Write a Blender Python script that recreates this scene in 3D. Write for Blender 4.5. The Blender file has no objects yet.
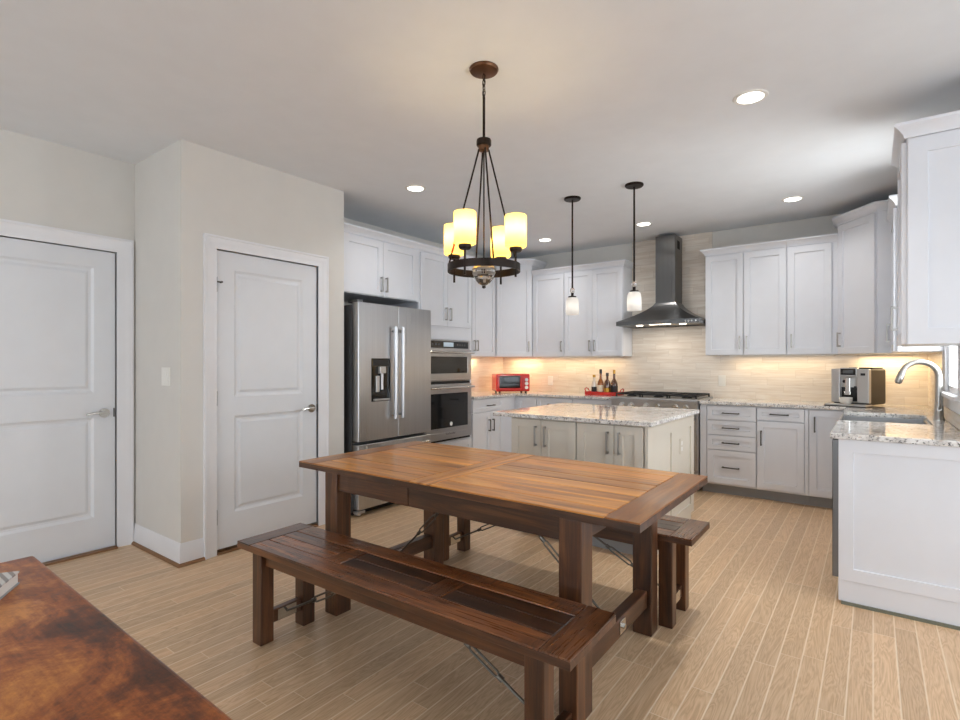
import bpy, bmesh, math, random
from mathutils import Vector, Matrix
random.seed(7)
sc = bpy.context.scene
COL = sc.collection

# ------------------------------------------------------------------ camera, world, large lights, exposure
cam_d = bpy.data.cameras.new('camera'); cam = bpy.data.objects.new('camera', cam_d); COL.objects.link(cam)
cam.location = (0, 0, 1.29)
cam.rotation_euler = (math.pi/2, 0, math.radians(36.727))
cam_d.sensor_width = 36.0; cam_d.lens = 527.0/960*36.0; cam_d.shift_y = 3.0/960; cam_d.clip_start = .02
sc.camera = cam

world = bpy.data.worlds.new('sky'); sc.world = world; world.use_nodes = True
_bg = world.node_tree.nodes['Background']
_bg.inputs[0].default_value = (.89, .97, 1.06, 1); _bg.inputs[1].default_value = 2.2

def area(name, loc, direction, sx, sy, power, color=(1, 1, 1), spread=math.pi, parent=None, shape='RECTANGLE'):
    L = bpy.data.lights.new(name, 'AREA'); L.shape = shape; L.size = sx; L.size_y = sy
    L.energy = power; L.color = color; L.spread = spread
    o = bpy.data.objects.new(name, L); COL.objects.link(o); o.location = loc
    o.rotation_euler = Vector(direction).to_track_quat('-Z', 'Y').to_euler()
    if parent is not None:
        o.parent = parent; o.location = Vector(loc) - OFF.get(parent, Vector())
    return o
# daylight through the glazed openings: the wide breakfast-area glass doors on the right, the rear windows
area('daylight_right_glass_doors', (1.95, 1.6, 1.25), (-1, 0, .12), 3.0, 2.1, 15, (.90, .98, 1.06))
area('daylight_rear_windows', (-1.3, -2.85, 1.5), (0, 1, .2), 4.4, 2.0, 31, (.88, .98, 1.07))
area('daylight_sink_window', (.62, 4.36, 1.75), (-1, 0, -.12), .9, 1.3, 36, (.95, .99, 1))

sc.view_settings.view_transform = 'Standard'; sc.view_settings.look = 'None'
sc.view_settings.gamma = 1.0; sc.view_settings.use_curve_mapping = False
sc.view_settings.exposure = 0.20
try:
    sc.cycles.max_bounces = 10; sc.cycles.diffuse_bounces = 6; sc.cycles.glossy_bounces = 4
    sc.cycles.transmission_bounces = 6; sc.cycles.transparent_max_bounces = 8
    sc.cycles.use_denoising = True; sc.cycles.sample_clamp_indirect = 6.0
    sc.cycles.caustics_reflective = False; sc.cycles.caustics_refractive = False
except Exception:
    pass

# ------------------------------------------------------------------ materials
def lin(c):
    return tuple(((v/255)/12.92 if v/255 <= .04045 else ((v/255+.055)/1.055)**2.4) for v in c)
class NT:
    def __init__(s, name):
        s.m = bpy.data.materials.new(name); s.m.use_nodes = True
        s.t = s.m.node_tree; s.p = s.t.nodes['Principled BSDF']; s.out = s.t.nodes['Material Output']
    def n(s, typ, **kw):
        nd = s.t.nodes.new(typ)
        for k, v in kw.items(): setattr(nd, k, v)
        return nd
    def set(s, nd, i, v):
        if isinstance(v, bpy.types.NodeSocket): s.t.links.new(v, nd.inputs[i])
        else: nd.inputs[i].default_value = v
    def math(s, op, a, b=0.0, c=None):
        nd = s.n('ShaderNodeMath', operation=op); s.set(nd, 0, a); s.set(nd, 1, b)
        if c is not None: s.set(nd, 2, c)
        return nd.outputs[0]
    def vmath(s, op, a, b):
        nd = s.n('ShaderNodeVectorMath', operation=op); s.set(nd, 0, a); s.set(nd, 1, b); return nd.outputs[0]
    def mix(s, f, a, b, typ='MIX'):
        nd = s.n('ShaderNodeMix', data_type='RGBA', blend_type=typ)
        s.set(nd, 0, f); s.set(nd, 6, a); s.set(nd, 7, b); return nd.outputs[2]
    def obj(s): return s.n('ShaderNodeTexCoord').outputs['Object']
    def sep(s, v):
        nd = s.n('ShaderNodeSeparateXYZ'); s.set(nd, 0, v); return nd.outputs
    def comb(s, x, y, z):
        nd = s.n('ShaderNodeCombineXYZ'); s.set(nd, 0, x); s.set(nd, 1, y); s.set(nd, 2, z); return nd.outputs[0]
    def noise(s, v, scale, detail=4, rough=.55, dist=0):
        nd = s.n('ShaderNodeTexNoise'); s.set(nd, 'Vector', v); s.set(nd, 'Scale', scale); s.set(nd, 'Detail', detail)
        s.set(nd, 'Roughness', rough); s.set(nd, 'Distortion', dist); return nd.outputs['Fac']
    def ramp(s, f, stops, interp='LINEAR'):
        nd = s.n('ShaderNodeValToRGB'); s.set(nd, 0, f); r = nd.color_ramp; r.interpolation = interp
        while len(r.elements) < len(stops): r.elements.new(.5)
        for e, (p, c) in zip(r.elements, stops):
            e.position = p; e.color = (*c, 1) if not isinstance(c, float) else (c, c, c, 1)
        return nd.outputs[0]
    def bump(s, h, strength=.1, dist=.01):
        nd = s.n('ShaderNodeBump'); s.set(nd, 'Strength', strength); s.set(nd, 'Distance', dist); s.set(nd, 'Height', h)
        s.set(s.p, 'Normal', nd.outputs[0])
def c4(c): return (*lin(c), 1)

def plain(name, rgb, rough=.5, metal=0, bumpy=0, spec=.5, emit=None, es=0, trans=0, coat=0):
    t = NT(name); t.set(t.p, 'Base Color', c4(rgb)); t.set(t.p, 'Roughness', rough); t.set(t.p, 'Metallic', metal)
    t.set(t.p, 'Specular IOR Level', spec)
    n1 = t.noise(t.obj(), 6, 3)
    # faint unevenness so that no surface is perfectly flat in tone
    t.set(t.p, 'Base Color', t.mix(n1, (*[x*.96 for x in lin(rgb)], 1), (*[min(1, x*1.04) for x in lin(rgb)], 1)))
    if bumpy: t.bump(t.noise(t.obj(), 180, 2), bumpy, .002)
    if emit: t.set(t.p, 'Emission Color', c4(emit)); t.set(t.p, 'Emission Strength', es)
    if trans: t.set(t.p, 'Transmission Weight', trans)
    if coat: t.set(t.p, 'Coat Weight', coat); t.set(t.p, 'Coat Roughness', .08)
    return t.m

def wood(name, dark, mid, light, axis, rough=.3, coat=.3, tone=(.72, 1.22), saw=0.0):
    t = NT(name); geo = t.n('ShaderNodeNewGeometry'); rnd = geo.outputs['Random Per Island']
    o = t.obj(); off = t.comb(t.math('MULTIPLY', rnd, 17.3), t.math('MULTIPLY', rnd, 31.7), t.math('MULTIPLY', rnd, 7.1))
    v = t.vmath('ADD', o, off)
    st = [9, 9, 9]; st[axis] = .9
    v1 = t.vmath('MULTIPLY', v, tuple(st))
    n1 = t.noise(v1, 1.6, 7, .62, 1.1)
    st2 = [150, 150, 150]; st2[axis] = 5
    n2 = t.noise(t.vmath('MULTIPLY', v, tuple(st2)), 1, 3, .6)
    f = t.math('ADD', t.math('MULTIPLY', n1, .78), t.math('MULTIPLY', n2, .22))
    col = t.ramp(f, [(.30, lin(dark)), (.5, lin(mid)), (.70, lin(light))])
    tn = t.math('ADD', t.math('MULTIPLY', rnd, tone[1]-tone[0]), tone[0])
    tc = t.comb(tn, tn, tn)
    col = t.mix(1.0, col, tc, 'MULTIPLY')
    if saw:   # rough-sawn dark cross marks, only on some boards
        s2 = [9, 9, 9]; s2[axis] = 110
        k = t.noise(t.vmath('MULTIPLY', v, tuple(s2)), 1, 4, .7, .4)
        patch = t.noise(t.vmath('MULTIPLY', v, (4, 4, 4)), 1, 2)
        m = t.math('MULTIPLY', t.ramp(k, [(.46, 0.0), (.62, 1.0)]), t.ramp(patch, [(.46, 0.0), (.58, saw)]))
        col = t.mix(m, col, c4((28, 17, 11)))
    t.set(t.p, 'Base Color', col)
    t.set(t.p, 'Roughness', t.math('ADD', t.math('MULTIPLY', n2, .18), rough-.08))
    t.set(t.p, 'Coat Weight', coat); t.set(t.p, 'Coat Roughness', .12)
    t.bump(f, .18, .004)
    return t.m

M = {}
M['wall'] = plain('greige_wall_paint', (212, 209, 203), .75, bumpy=.04)
M['ceiling'] = plain('ceiling_paint', (225, 228, 231), .85, bumpy=.04)
M['cab'] = plain('white_cabinet_paint', (220, 222, 227), .38)
M['trim'] = plain('white_trim_paint', (226, 226, 228), .42)
M['door'] = plain('white_door_paint', (219, 221, 224), .42)
M['island'] = plain('greige_island_paint', (210, 203, 190), .42)
M['nickel'] = plain('satin_nickel', (174, 171, 166), .32, 1)
M['pewter'] = plain('dark_pewter_pull', (92, 88, 84), .38, 1)
M['rod'] = plain('dark_steel_rod', (104, 98, 90), .35, 1)
M['chrome'] = plain('chrome', (215, 213, 208), .12, 1)
M['bronze'] = plain('oil_rubbed_bronze', (42, 33, 28), .42, .7)
M['black'] = plain('black_enamel', (14, 14, 15), .32)
M['iron'] = plain('cast_iron', (24, 24, 25), .62)
M['blackglass'] = plain('black_oven_glass', (16, 17, 18), .06, spec=.7)
M['gap'] = plain('dark_recess', (22, 22, 23), .8)
M['toe'] = plain('toe_kick_shaded', (150, 152, 154), .6)  # grey includes the shade of the recess below the white cabinets
M['red'] = plain('red_enamel', (196, 26, 14), .22, coat=.5)
M['brown_plastic'] = plain('dark_brown_plastic', (46, 38, 34), .5)
M['silver'] = plain('silver_plastic', (190, 188, 186), .3, .6)
M['plate'] = plain('white_plastic', (232, 230, 224), .4)
M['greyfab'] = plain('appliance_side_grey', (92, 93, 95), .5, .3)
M['display'] = plain('lit_display', (200, 215, 225), .2, emit=(170, 190, 205), es=.12)
M['shoe'] = plain('stained_shoe_molding', (128, 92, 60), .5)
M['olive'] = plain('grey_shoe_strip', (110, 112, 98), .6)
M['lens'] = plain('lit_lens', (255, 255, 250), .4, emit=(255, 250, 240), es=6)
M['hoodlens'] = plain('lit_hood_lens', (255, 255, 250), .4, emit=(255, 240, 215), es=5)
M['paper'] = plain('paper_pages', (226, 224, 218), .8)
M['bookcover'] = plain('grey_book_cover', (165, 168, 172), .5)
M['copper'] = plain('bronze_hub_band', (110, 78, 56), .35, .9)
M['redtint'] = plain('red_rod_tint', (190, 52, 20), .4)
M['whiteenamel'] = plain('white_emblem', (240, 240, 238), .4)

def steel(name, rgb, rough, axis):
    t = NT(name); st = [70, 70, 70]; st[axis] = 1.2
    n1 = t.noise(t.vmath('MULTIPLY', t.obj(), tuple(st)), 1, 4, .6)
    a = lin(rgb)
    t.set(t.p, 'Base Color', t.mix(n1, (*[x*.86 for x in a], 1), (*[min(1, x*1.1) for x in a], 1)))
    t.set(t.p, 'Metallic', 1.0); t.set(t.p, 'Roughness', t.math('ADD', t.math('MULTIPLY', n1, .14), rough-.07))
    t.bump(n1, .04, .002)
    return t.m
M['steel'] = steel('brushed_stainless', (196, 196, 197), .3, 2)
M['steelh'] = steel('brushed_stainless_sideways', (188, 188, 189), .3, 1)
M['hoodsteel'] = steel('hood_stainless', (112, 112, 112), .3, 2)
M['darksteel'] = steel('dark_stainless', (120, 121, 123), .34, 2)

WD = [wood('dark_walnut_stain_'+'xyz'[i], (33, 18, 10), (74, 44, 25), (120, 76, 43), i, .34, .25) for i in range(3)]
WT = [wood('table_top_stain_'+'xyz'[i], (104, 60, 22), (204, 134, 58), (248, 186, 96), i, .32, .12, (.70, 1.15)) for i in range(3)]
WB = [wood('bench_top_stain_'+'xyz'[i], (48, 26, 15), (114, 68, 38), (170, 108, 62), i, .28, .35, (.62, 1.3), .85) for i in range(3)]

WE = [wood('table_end_stain_'+'xyz'[i], (88, 50, 21), (166, 104, 48), (212, 148, 78), i, .32, .12) for i in range(3)]
WK = [wood('dark_sawn_stain_'+'xyz'[i], (24, 14, 9), (58, 34, 20), (112, 70, 42), i, .32, .25, (.6, 1.3), .95) for i in range(3)]
def old_wood():
    t = NT('worn_reddish_wood'); o = t.obj()
    n1 = t.noise(t.vmath('MULTIPLY', o, (2.6, 3.2, 3)), 1.5, 8, .66, .8)
    n2 = t.noise(t.vmath('MULTIPLY', o, (6, 70, 70)), 1, 5, .65)
    n3 = t.noise(o, 46, 5, .75)
    f = t.math('ADD', t.math('ADD', t.math('MULTIPLY', n1, .66), t.math('MULTIPLY', n2, .14)), t.math('MULTIPLY', n3, .20))
    col = t.ramp(f, [(.36, lin((40, 18, 8))), (.45, lin((98, 48, 18))), (.52, lin((152, 82, 32))), (.62, lin((206, 136, 66)))])
    t.set(t.p, 'Base Color', col); t.set(t.p, 'Roughness', t.math('ADD', t.math('MULTIPLY', n3, .25), .2))
    t.set(t.p, 'Coat Weight', .06); t.set(t.p, 'Coat Roughness', .2); t.set(t.p, 'Specular IOR Level', .35)
    t.bump(n2, .08, .002); return t.m
M['oldwood'] = old_wood()

def floor_mat():
    t = NT('oak_plank_floor'); x, y, z = t.sep(t.obj()); W = .083
    xs = t.math('DIVIDE', x, W); row = t.math('FLOOR', xs); fx = t.math('FRACT', xs)
    wn = t.n('ShaderNodeTexWhiteNoise', noise_dimensions='1D'); t.set(wn, 'W', row)
    ln = t.math('ADD', t.math('MULTIPLY', wn.outputs[0], .5), .75)
    ys = t.math('ADD', t.math('DIVIDE', y, ln), t.math('MULTIPLY', wn.outputs[0], 13.7)); colr = t.math('FLOOR', ys); fy = t.math('FRACT', ys)
    wn2 = t.n('ShaderNodeTexWhiteNoise', noise_dimensions='2D'); t.set(wn2, 'Vector', t.comb(row, colr, 0))
    r = wn2.outputs[0]
    v = t.vmath('ADD', t.obj(), t.comb(t.math('MULTIPLY', r, 9.1), t.math('MULTIPLY', r, 23.0), 0))
    g1 = t.noise(t.vmath('MULTIPLY', v, (11, 1.1, 1)), 1.4, 4, .5, .8)
    rings = t.math('FRACT', t.math('MULTIPLY', g1, 13.0)); rings = t.math('ABSOLUTE', t.math('SUBTRACT', rings, .5))
    g2 = t.noise(t.vmath('MULTIPLY', v, (190, 8, 1)), 1, 3, .6)
    g = t.math('ADD', t.math('MULTIPLY', rings, .55), t.math('MULTIPLY', g2, .5))
    col = t.ramp(g, [(.12, lin((182, 148, 112))), (.38, lin((207, 173, 136))), (.62, lin((221, 190, 155)))])
    tn = t.math('ADD', t.math('MULTIPLY', r, .22), .88); col = t.mix(1, col, t.comb(tn, tn, tn), 'MULTIPLY')
    ex = t.math('MULTIPLY', t.math('MINIMUM', fx, t.math('SUBTRACT', 1, fx)), .62); ey = t.math('MULTIPLY', t.math('MINIMUM', fy, t.math('SUBTRACT', 1, fy)), 13.0)
    e = t.math('MINIMUM', ex, ey)
    seam = t.ramp(e, [(.010, 1.0), (.030, 0.0)])
    col = t.mix(t.math('MULTIPLY', seam, .75), col, c4((238, 218, 190)))  # pale seam colour paints in the glare on the plank bevels
    t.set(t.p, 'Base Color', col); t.set(t.p, 'Roughness', t.math('ADD', t.math('MULTIPLY', g2, .16), .26))
    t.set(t.p, 'Specular IOR Level', .45)
    h = t.math('SUBTRACT', t.math('MULTIPLY', g, .25), seam); t.bump(h, .12, .003); return t.m
M['floor'] = floor_mat()

def granite():
    t = NT('speckled_granite'); o = t.obj()
    n1 = t.noise(o, 14, 5, .6, .4); n2 = t.noise(o, 55, 3, .7); n3 = t.noise(t.vmath('ADD', o, (5, 3, 1)), 80, 3, .65)
    col = t.ramp(n1, [(.35, lin((186, 183, 180))), (.5, lin((220, 217, 213))), (.65, lin((236, 234, 231)))])
    col = t.mix(t.ramp(n2, [(.55, 0.0), (.66, .75)]), col, c4((118, 112, 108)))
    col = t.mix(t.ramp(n3, [(.57, 0.0), (.63, .92)]), col, c4((44, 44, 48)))
    n4 = t.noise(t.vmath('ADD', o, (1, 8, 4)), 34, 3, .6); col = t.mix(t.ramp(n4, [(.6, 0.0), (.7, .6)]), col, c4((160, 124, 98)))
    t.set(t.p, 'Base Color', col); t.set(t.p, 'Roughness', .07); t.set(t.p, 'Specular IOR Level', .6); return t.m
M['granite'] = granite()

def tile(name, axis):
    t = NT(name); x, y, z = t.sep(t.obj()); a = x if axis == 0 else y
    H = .076; L = .40
    zs = t.math('DIVIDE', z, H); row = t.math('FLOOR', zs); fz = t.math('FRACT', zs)
    as_ = t.math('ADD', t.math('DIVIDE', a, L), t.math('MULTIPLY', row, .37)); cl = t.math('FLOOR', as_); fa = t.math('FRACT', as_)
    wn = t.n('ShaderNodeTexWhiteNoise', noise_dimensions='2D'); t.set(wn, 'Vector', t.comb(row, cl, 0)); r = wn.outputs[0]
    v = t.vmath('ADD', t.comb(t.math('MULTIPLY', a, 2.2), 0, t.math('MULTIPLY', z, 26)), t.comb(t.math('MULTIPLY', r, 8), 0, t.math('MULTIPLY', r, 5)))
    n = t.noise(v, 1.2, 6, .6, .7)
    col = t.ramp(n, [(.3, lin((212, 199, 183))), (.5, lin((225, 215, 202))), (.7, lin((234, 227, 216)))])
    tn = t.math('ADD', t.math('MULTIPLY', r, .09), .955); col = t.mix(1, col, t.comb(tn, tn, tn), 'MULTIPLY')
    e = t.math('MINIMUM', t.math('MINIMUM', fz, t.math('SUBTRACT', 1, fz)), t.math('MULTIPLY', t.math('MINIMUM', fa, t.math('SUBTRACT', 1, fa)), L/H))
    seam = t.ramp(e, [(.012, 1.0), (.03, 0.0)])
    col = t.mix(t.math('MULTIPLY', seam, .35), col, c4((170, 158, 142)))
    t.set(t.p, 'Base Color', col); t.set(t.p, 'Roughness', .22); t.bump(t.math('MULTIPLY', seam, -1.0), .2, .002); return t.m
M['tilex'] = tile('stone_tile_back', 0); M['tiley'] = tile('stone_tile_side', 1)

def shade_mat(name, rgb, dif):
    t = NT(name); tr = t.n('ShaderNodeBsdfTranslucent'); tr.inputs[0].default_value = c4(rgb)
    df = t.n('ShaderNodeBsdfDiffuse'); df.inputs[0].default_value = c4(dif)
    n = t.noise(t.obj(), 22, 3); mx = t.n('ShaderNodeMixShader'); t.set(mx, 0, t.math('ADD', t.math('MULTIPLY', n, .1), .3))
    t.t.links.new(tr.outputs[0], mx.inputs[1]); t.t.links.new(df.outputs[0], mx.inputs[2])
    t.t.links.new(mx.outputs[0], t.out.inputs[0]); return t.m
M['amber'] = shade_mat('amber_frosted_glass', (255, 222, 132), (240, 220, 170))
M['frost'] = shade_mat('white_frosted_glass', (250, 248, 244), (238, 236, 232))
def glass(name, rgb, rough=.0, ior=1.5):
    t = NT(name); t.set(t.p, 'Base Color', c4(rgb)); t.set(t.p, 'Transmission Weight', 1.0); t.set(t.p, 'Roughness', rough); t.set(t.p, 'IOR', ior)
    n = t.noise(t.obj(), 30, 2); t.bump(n, .02, .001); return t.m
M['crystal'] = glass('crystal_glass', (250, 246, 242), .02, 1.55)
def pane():
    t = NT('window_glass'); tp = t.n('ShaderNodeBsdfTransparent'); gl = t.n('ShaderNodeBsdfGlossy'); gl.inputs['Roughness'].default_value = .02
    fr = t.n('ShaderNodeFresnel'); mx = t.n('ShaderNodeMixShader'); bk = t.n('ShaderNodeNewGeometry').outputs['Backfacing']
    t.t.links.new(t.math('MULTIPLY', fr.outputs[0], t.math('SUBTRACT', 1.0, bk)), mx.inputs[0])
    t.t.links.new(tp.outputs[0], mx.inputs[1]); t.t.links.new(gl.outputs[0], mx.inputs[2]); t.t.links.new(mx.outputs[0], t.out.inputs[0]); return t.m
M['pane'] = pane()
M['bottle_amber'] = plain('amber_bottle_glass', (150, 82, 18), .08, spec=.8, coat=.5)
M['bottle_dark'] = plain('dark_bottle_glass', (84, 44, 18), .08, spec=.8, coat=.5)
M['bottle_clear'] = plain('pale_bottle_glass', (212, 202, 188), .08, spec=.8, coat=.5)
M['label'] = plain('cream_label', (232, 220, 190), .6)
M['labelblack'] = plain('black_label', (24, 22, 22), .5)
M['gold'] = plain('gold_cap', (196, 150, 60), .35, .6)

# ------------------------------------------------------------------ mesh helpers
OFF = {}
class Fr:      # a local frame on a cabinet face: a along the face, b up, c outwards
    def __init__(s, o, eu, en): s.o = Vector(o); s.eu = Vector((*eu, 0)).normalized(); s.en = Vector((*en, 0)).normalized()
    def p(s, a, b, c): return s.o + s.eu*a + Vector((0, 0, b)) + s.en*c
class MB:
    def __init__(s): s.bm = bmesh.new()
    def hexa(s, pts, bev=0, m=0, seg=2):
        vs = [s.bm.verts.new(p) for p in pts]
        fs = [s.bm.faces.new([vs[i] for i in q]) for q in ((0, 3, 2, 1), (4, 5, 6, 7), (0, 1, 5, 4), (1, 2, 6, 5), (2, 3, 7, 6), (3, 0, 4, 7))]
        for f in fs: f.material_index = m
        if bev:
            es = list({e for f in fs for e in f.edges})
            r = bmesh.ops.bevel(s.bm, geom=es, offset=bev, segments=seg, affect='EDGES', profile=.5, clamp_overlap=True)
            for f in r['faces']: f.material_index = m
        return s
    def box(s, x0, x1, y0, y1, z0, z1, bev=0, m=0, seg=2):
        return s.hexa([(x0, y0, z0), (x1, y0, z0), (x1, y1, z0), (x0, y1, z0), (x0, y0, z1), (x1, y0, z1), (x1, y1, z1), (x0, y1, z1)], bev, m, seg)
    def fbox(s, f, a0, a1, b0, b1, c0, c1, bev=0, m=0):
        return s.hexa([f.p(a0, b0, c0), f.p(a1, b0, c0), f.p(a1, b0, c1), f.p(a0, b0, c1), f.p(a0, b1, c0), f.p(a1, b1, c0), f.p(a1, b1, c1), f.p(a0, b1, c1)], bev, m)
    def loops(s, f, a0, a1, b0, b1, prof, close_back=True, m=0):    # nested rectangles: [(inset, c)...]
        rings = []
        for ins, c in prof:
            rings.append([s.bm.verts.new(f.p(a, b, c)) for a, b in ((a0+ins, b0+ins), (a1-ins, b0+ins), (a1-ins, b1-ins), (a0+ins, b1-ins))])
        for r0, r1 in zip(rings, rings[1:]):
            for i in range(4):
                j = (i+1) % 4; s.bm.faces.new((r0[i], r0[j], r1[j], r1[i])).material_index = m
        s.bm.faces.new(rings[-1]).material_index = m
        if close_back: s.bm.faces.new(rings[0][::-1]).material_index = m
        return s
    def shaker(s, f, a0, a1, b0, b1, c0=0.0, t=.02, fw=.056, rec=.013):
        return s.loops(f, a0, a1, b0, b1, [(0, c0), (0, c0+t-.0015), (.0015, c0+t), (fw, c0+t), (fw+.002, c0+t-rec)])
    def prism(s, poly, z0, z1, m=0, mapf=None):
        mp = mapf or (lambda x, y, z: (x, y, z))
        lo = [s.bm.verts.new(mp(x, y, z0)) for x, y in poly]; hi = [s.bm.verts.new(mp(x, y, z1)) for x, y in poly]
        n = len(poly); s.bm.faces.new(lo[::-1]).material_index = m; s.bm.faces.new(hi).material_index = m
        for i in range(n):
            j = (i+1) % n; s.bm.faces.new((lo[i], lo[j], hi[j], hi[i])).material_index = m
        return s
    def sweep(s, path, prof, mapf=None, left=True, m=0):           # profile (out, up) swept along a 2-D path with mitres
        mp = mapf or (lambda x, y, z: (x, y, z)); P = [Vector(p) for p in path]; rows = []
        def nrm(a, b):
            d = (b-a).normalized(); return Vector((-d.y, d.x)) if left else Vector((d.y, -d.x))
        for i, p in enumerate(P):
            if i == 0: n = nrm(P[0], P[1])
            elif i == len(P)-1: n = nrm(P[-2], P[-1])
            else:
                n1, n2 = nrm(P[i-1], p), nrm(p, P[i+1]); n = (n1+n2); n = n/max(.2, n.dot(n1))
            rows.append([s.bm.verts.new(mp(p.x+n.x*o, p.y+n.y*o, u)) for o, u in prof])
        k = len(prof)
        for r0, r1 in zip(rows, rows[1:]):
            for i in range(k):
                j = (i+1) % k; fc = s.bm.faces.new((r0[i], r0[j], r1[j], r1[i])); fc.material_index = m; fc.smooth = True
        s.bm.faces.new(rows[0][::-1]).material_index = m; s.bm.faces.new(rows[-1]).material_index = m
        return s
    def tube(s, pts, r, seg=10, m=0, cap=True):
        P = [Vector(p) for p in pts]; rs = r if isinstance(r, (list, tuple)) else [r]*len(P); rows = []
        up = None
        for i, p in enumerate(P):
            d = (P[min(i+1, len(P)-1)]-P[max(i-1, 0)]).normalized()
            if up is None: up = Vector((0, 0, 1)) if abs(d.z) < .9 else Vector((1, 0, 0))
            sd = d.cross(up).normalized(); up = sd.cross(d).normalized()
            rows.append([s.bm.verts.new(p+(sd*math.cos(q)+up*math.sin(q))*rs[i]) for q in [2*math.pi*k/seg for k in range(seg)]])
        for r0, r1 in zip(rows, rows[1:]):
            for i in range(seg):
                j = (i+1) % seg; fc = s.bm.faces.new((r0[i], r0[j], r1[j], r1[i])); fc.material_index = m; fc.smooth = True
        if cap: s.bm.faces.new(rows[0][::-1]).material_index = m; s.bm.faces.new(rows[-1]).material_index = m
        return s
    def lathe(s, prof, c, seg=24, m=0, closed=False, cap=False):
        c = Vector(c); rows = []
        for r, z in prof:
            rows.append([s.bm.verts.new(c+Vector((max(r, 1e-4)*math.cos(2*math.pi*k/seg), max(r, 1e-4)*math.sin(2*math.pi*k/seg), z))) for k in range(seg)])
        pr = list(zip(rows, rows[1:])) + ([(rows[-1], rows[0])] if closed else [])
        for r0, r1 in pr:
            for i in range(seg):
                j = (i+1) % seg; fc = s.bm.faces.new((r0[i], r0[j], r1[j], r1[i])); fc.material_index = m; fc.smooth = True
        if cap: s.bm.faces.new(rows[0][::-1]).material_index = m; s.bm.faces.new(rows[-1]).material_index = m
        return s
    def disc(s, f, a, b, c0, c1, r, seg=20, m=0):                     # a short cylinder standing out of a face
        lo = [s.bm.verts.new(f.p(a+r*math.cos(2*math.pi*k/seg), b+r*math.sin(2*math.pi*k/seg), c0)) for k in range(seg)]
        hi = [s.bm.verts.new(f.p(a+r*math.cos(2*math.pi*k/seg), b+r*math.sin(2*math.pi*k/seg), c1)) for k in range(seg)]
        s.bm.faces.new(lo[::-1]).material_index = m; s.bm.faces.new(hi).material_index = m
        for i in range(seg):
            j = (i+1) % seg; fc = s.bm.faces.new((lo[i], lo[j], hi[j], hi[i])); fc.material_index = m; fc.smooth = True
        return s
    def build(s, name, mats, parent=None, label=None, at=None, smooth=38):
        bm = s.bm; o0 = OFF[parent] if parent is not None else Vector(at or (0, 0, 0))
        bmesh.ops.remove_doubles(bm, verts=bm.verts, dist=1e-5)
        bmesh.ops.recalc_face_normals(bm, faces=bm.faces)
        for v in bm.verts: v.co -= o0
        lim = math.radians(smooth)
        for e in bm.edges: e.smooth = e.calc_face_angle(0) < lim
        me = bpy.data.meshes.new(name); bm.to_mesh(me); bm.free()
        for mm in (mats if isinstance(mats, list) else [mats]): me.materials.append(mm)
        o = bpy.data.objects.new(name, me); COL.objects.link(o); OFF[o] = o0
        if parent is not None: o.parent = parent
        else: o.location = o0
        if label: o['label'] = label
        return o
def thing(name, label, cat, loc=(0, 0, 0), group=None):
    o = bpy.data.objects.new(name, None); COL.objects.link(o); o.location = loc; o.empty_display_size = .1
    OFF[o] = Vector(loc); return tag(o, label, cat, group)
def tag(o, label, cat, group=None):
    o['label'] = label; o['category'] = cat
    if group: o['group'] = group
    return o
def struct(o): o['kind'] = 'structure'; return o
def copy_thing(root, label, loc, rotz=0):
    r = root.copy(); COL.objects.link(r); r.location = loc; r.rotation_euler = (0, 0, rotz); r['label'] = label
    def kids(src, dst):
        for ch in list(src.children):
            c = ch.copy()
            COL.objects.link(c); c.parent = dst; kids(ch, c)
    kids(root, r); return r
def text(body, f, a, b, c, size, mat, parent, name='logo'):
    cu = bpy.data.curves.new(name, 'FONT'); cu.body = body; cu.size = size; cu.extrude = .0004; cu.align_x = 'CENTER'; cu.align_y = 'CENTER'
    tmp = bpy.data.objects.new('tmp', cu); me = bpy.data.meshes.new_from_object(tmp); bpy.data.objects.remove(tmp); bpy.data.curves.remove(cu)
    me.materials.clear(); me.materials.append(mat); o = bpy.data.objects.new(name, me); COL.objects.link(o); o.parent = parent
    mt = Matrix((f.eu, Vector((0, 0, 1)), f.en)).transposed().to_4x4(); mt.translation = f.p(a, b, c) - OFF[parent]
    o.matrix_local = mt; OFF[o] = OFF[parent]; return o
def pull(f, a, b, c, L, vertical, parent, mat='nickel', w=.011, d=.032):
    mb = MB(); h = L/2
    if vertical:
        mb.fbox(f, a-w/2, a+w/2, b-h, b+h, c+d-.010, c+d, .002)
        for q in (b-h+.008, b+h-.008): mb.fbox(f, a-w/2, a+w/2, q-.006, q+.006, c, c+d-.009)
    else:
        mb.fbox(f, a-h, a+h, b-w/2, b+w/2, c+d-.010, c+d, .002)
        for q in (a-h+.008, a+h-.008): mb.fbox(f, q-.006, q+.006, b-w/2, b+w/2, c, c+d-.009)
    return mb.build('handle', M[mat], parent)
CROWN = [(0, 0), (.010, 0), (.012, .014), (.030, .038), (.042, .048), (.046, .052), (.046, .066), (0, .066)]
def crown(path, z, parent, left, prof=CROWN, mat='cab', k=1.0):
    return MB().sweep(path, [(o*k, z+u*k) for o, u in prof], left=left).build('crown_molding', M[mat], parent)

CEIL = 2.715
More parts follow.
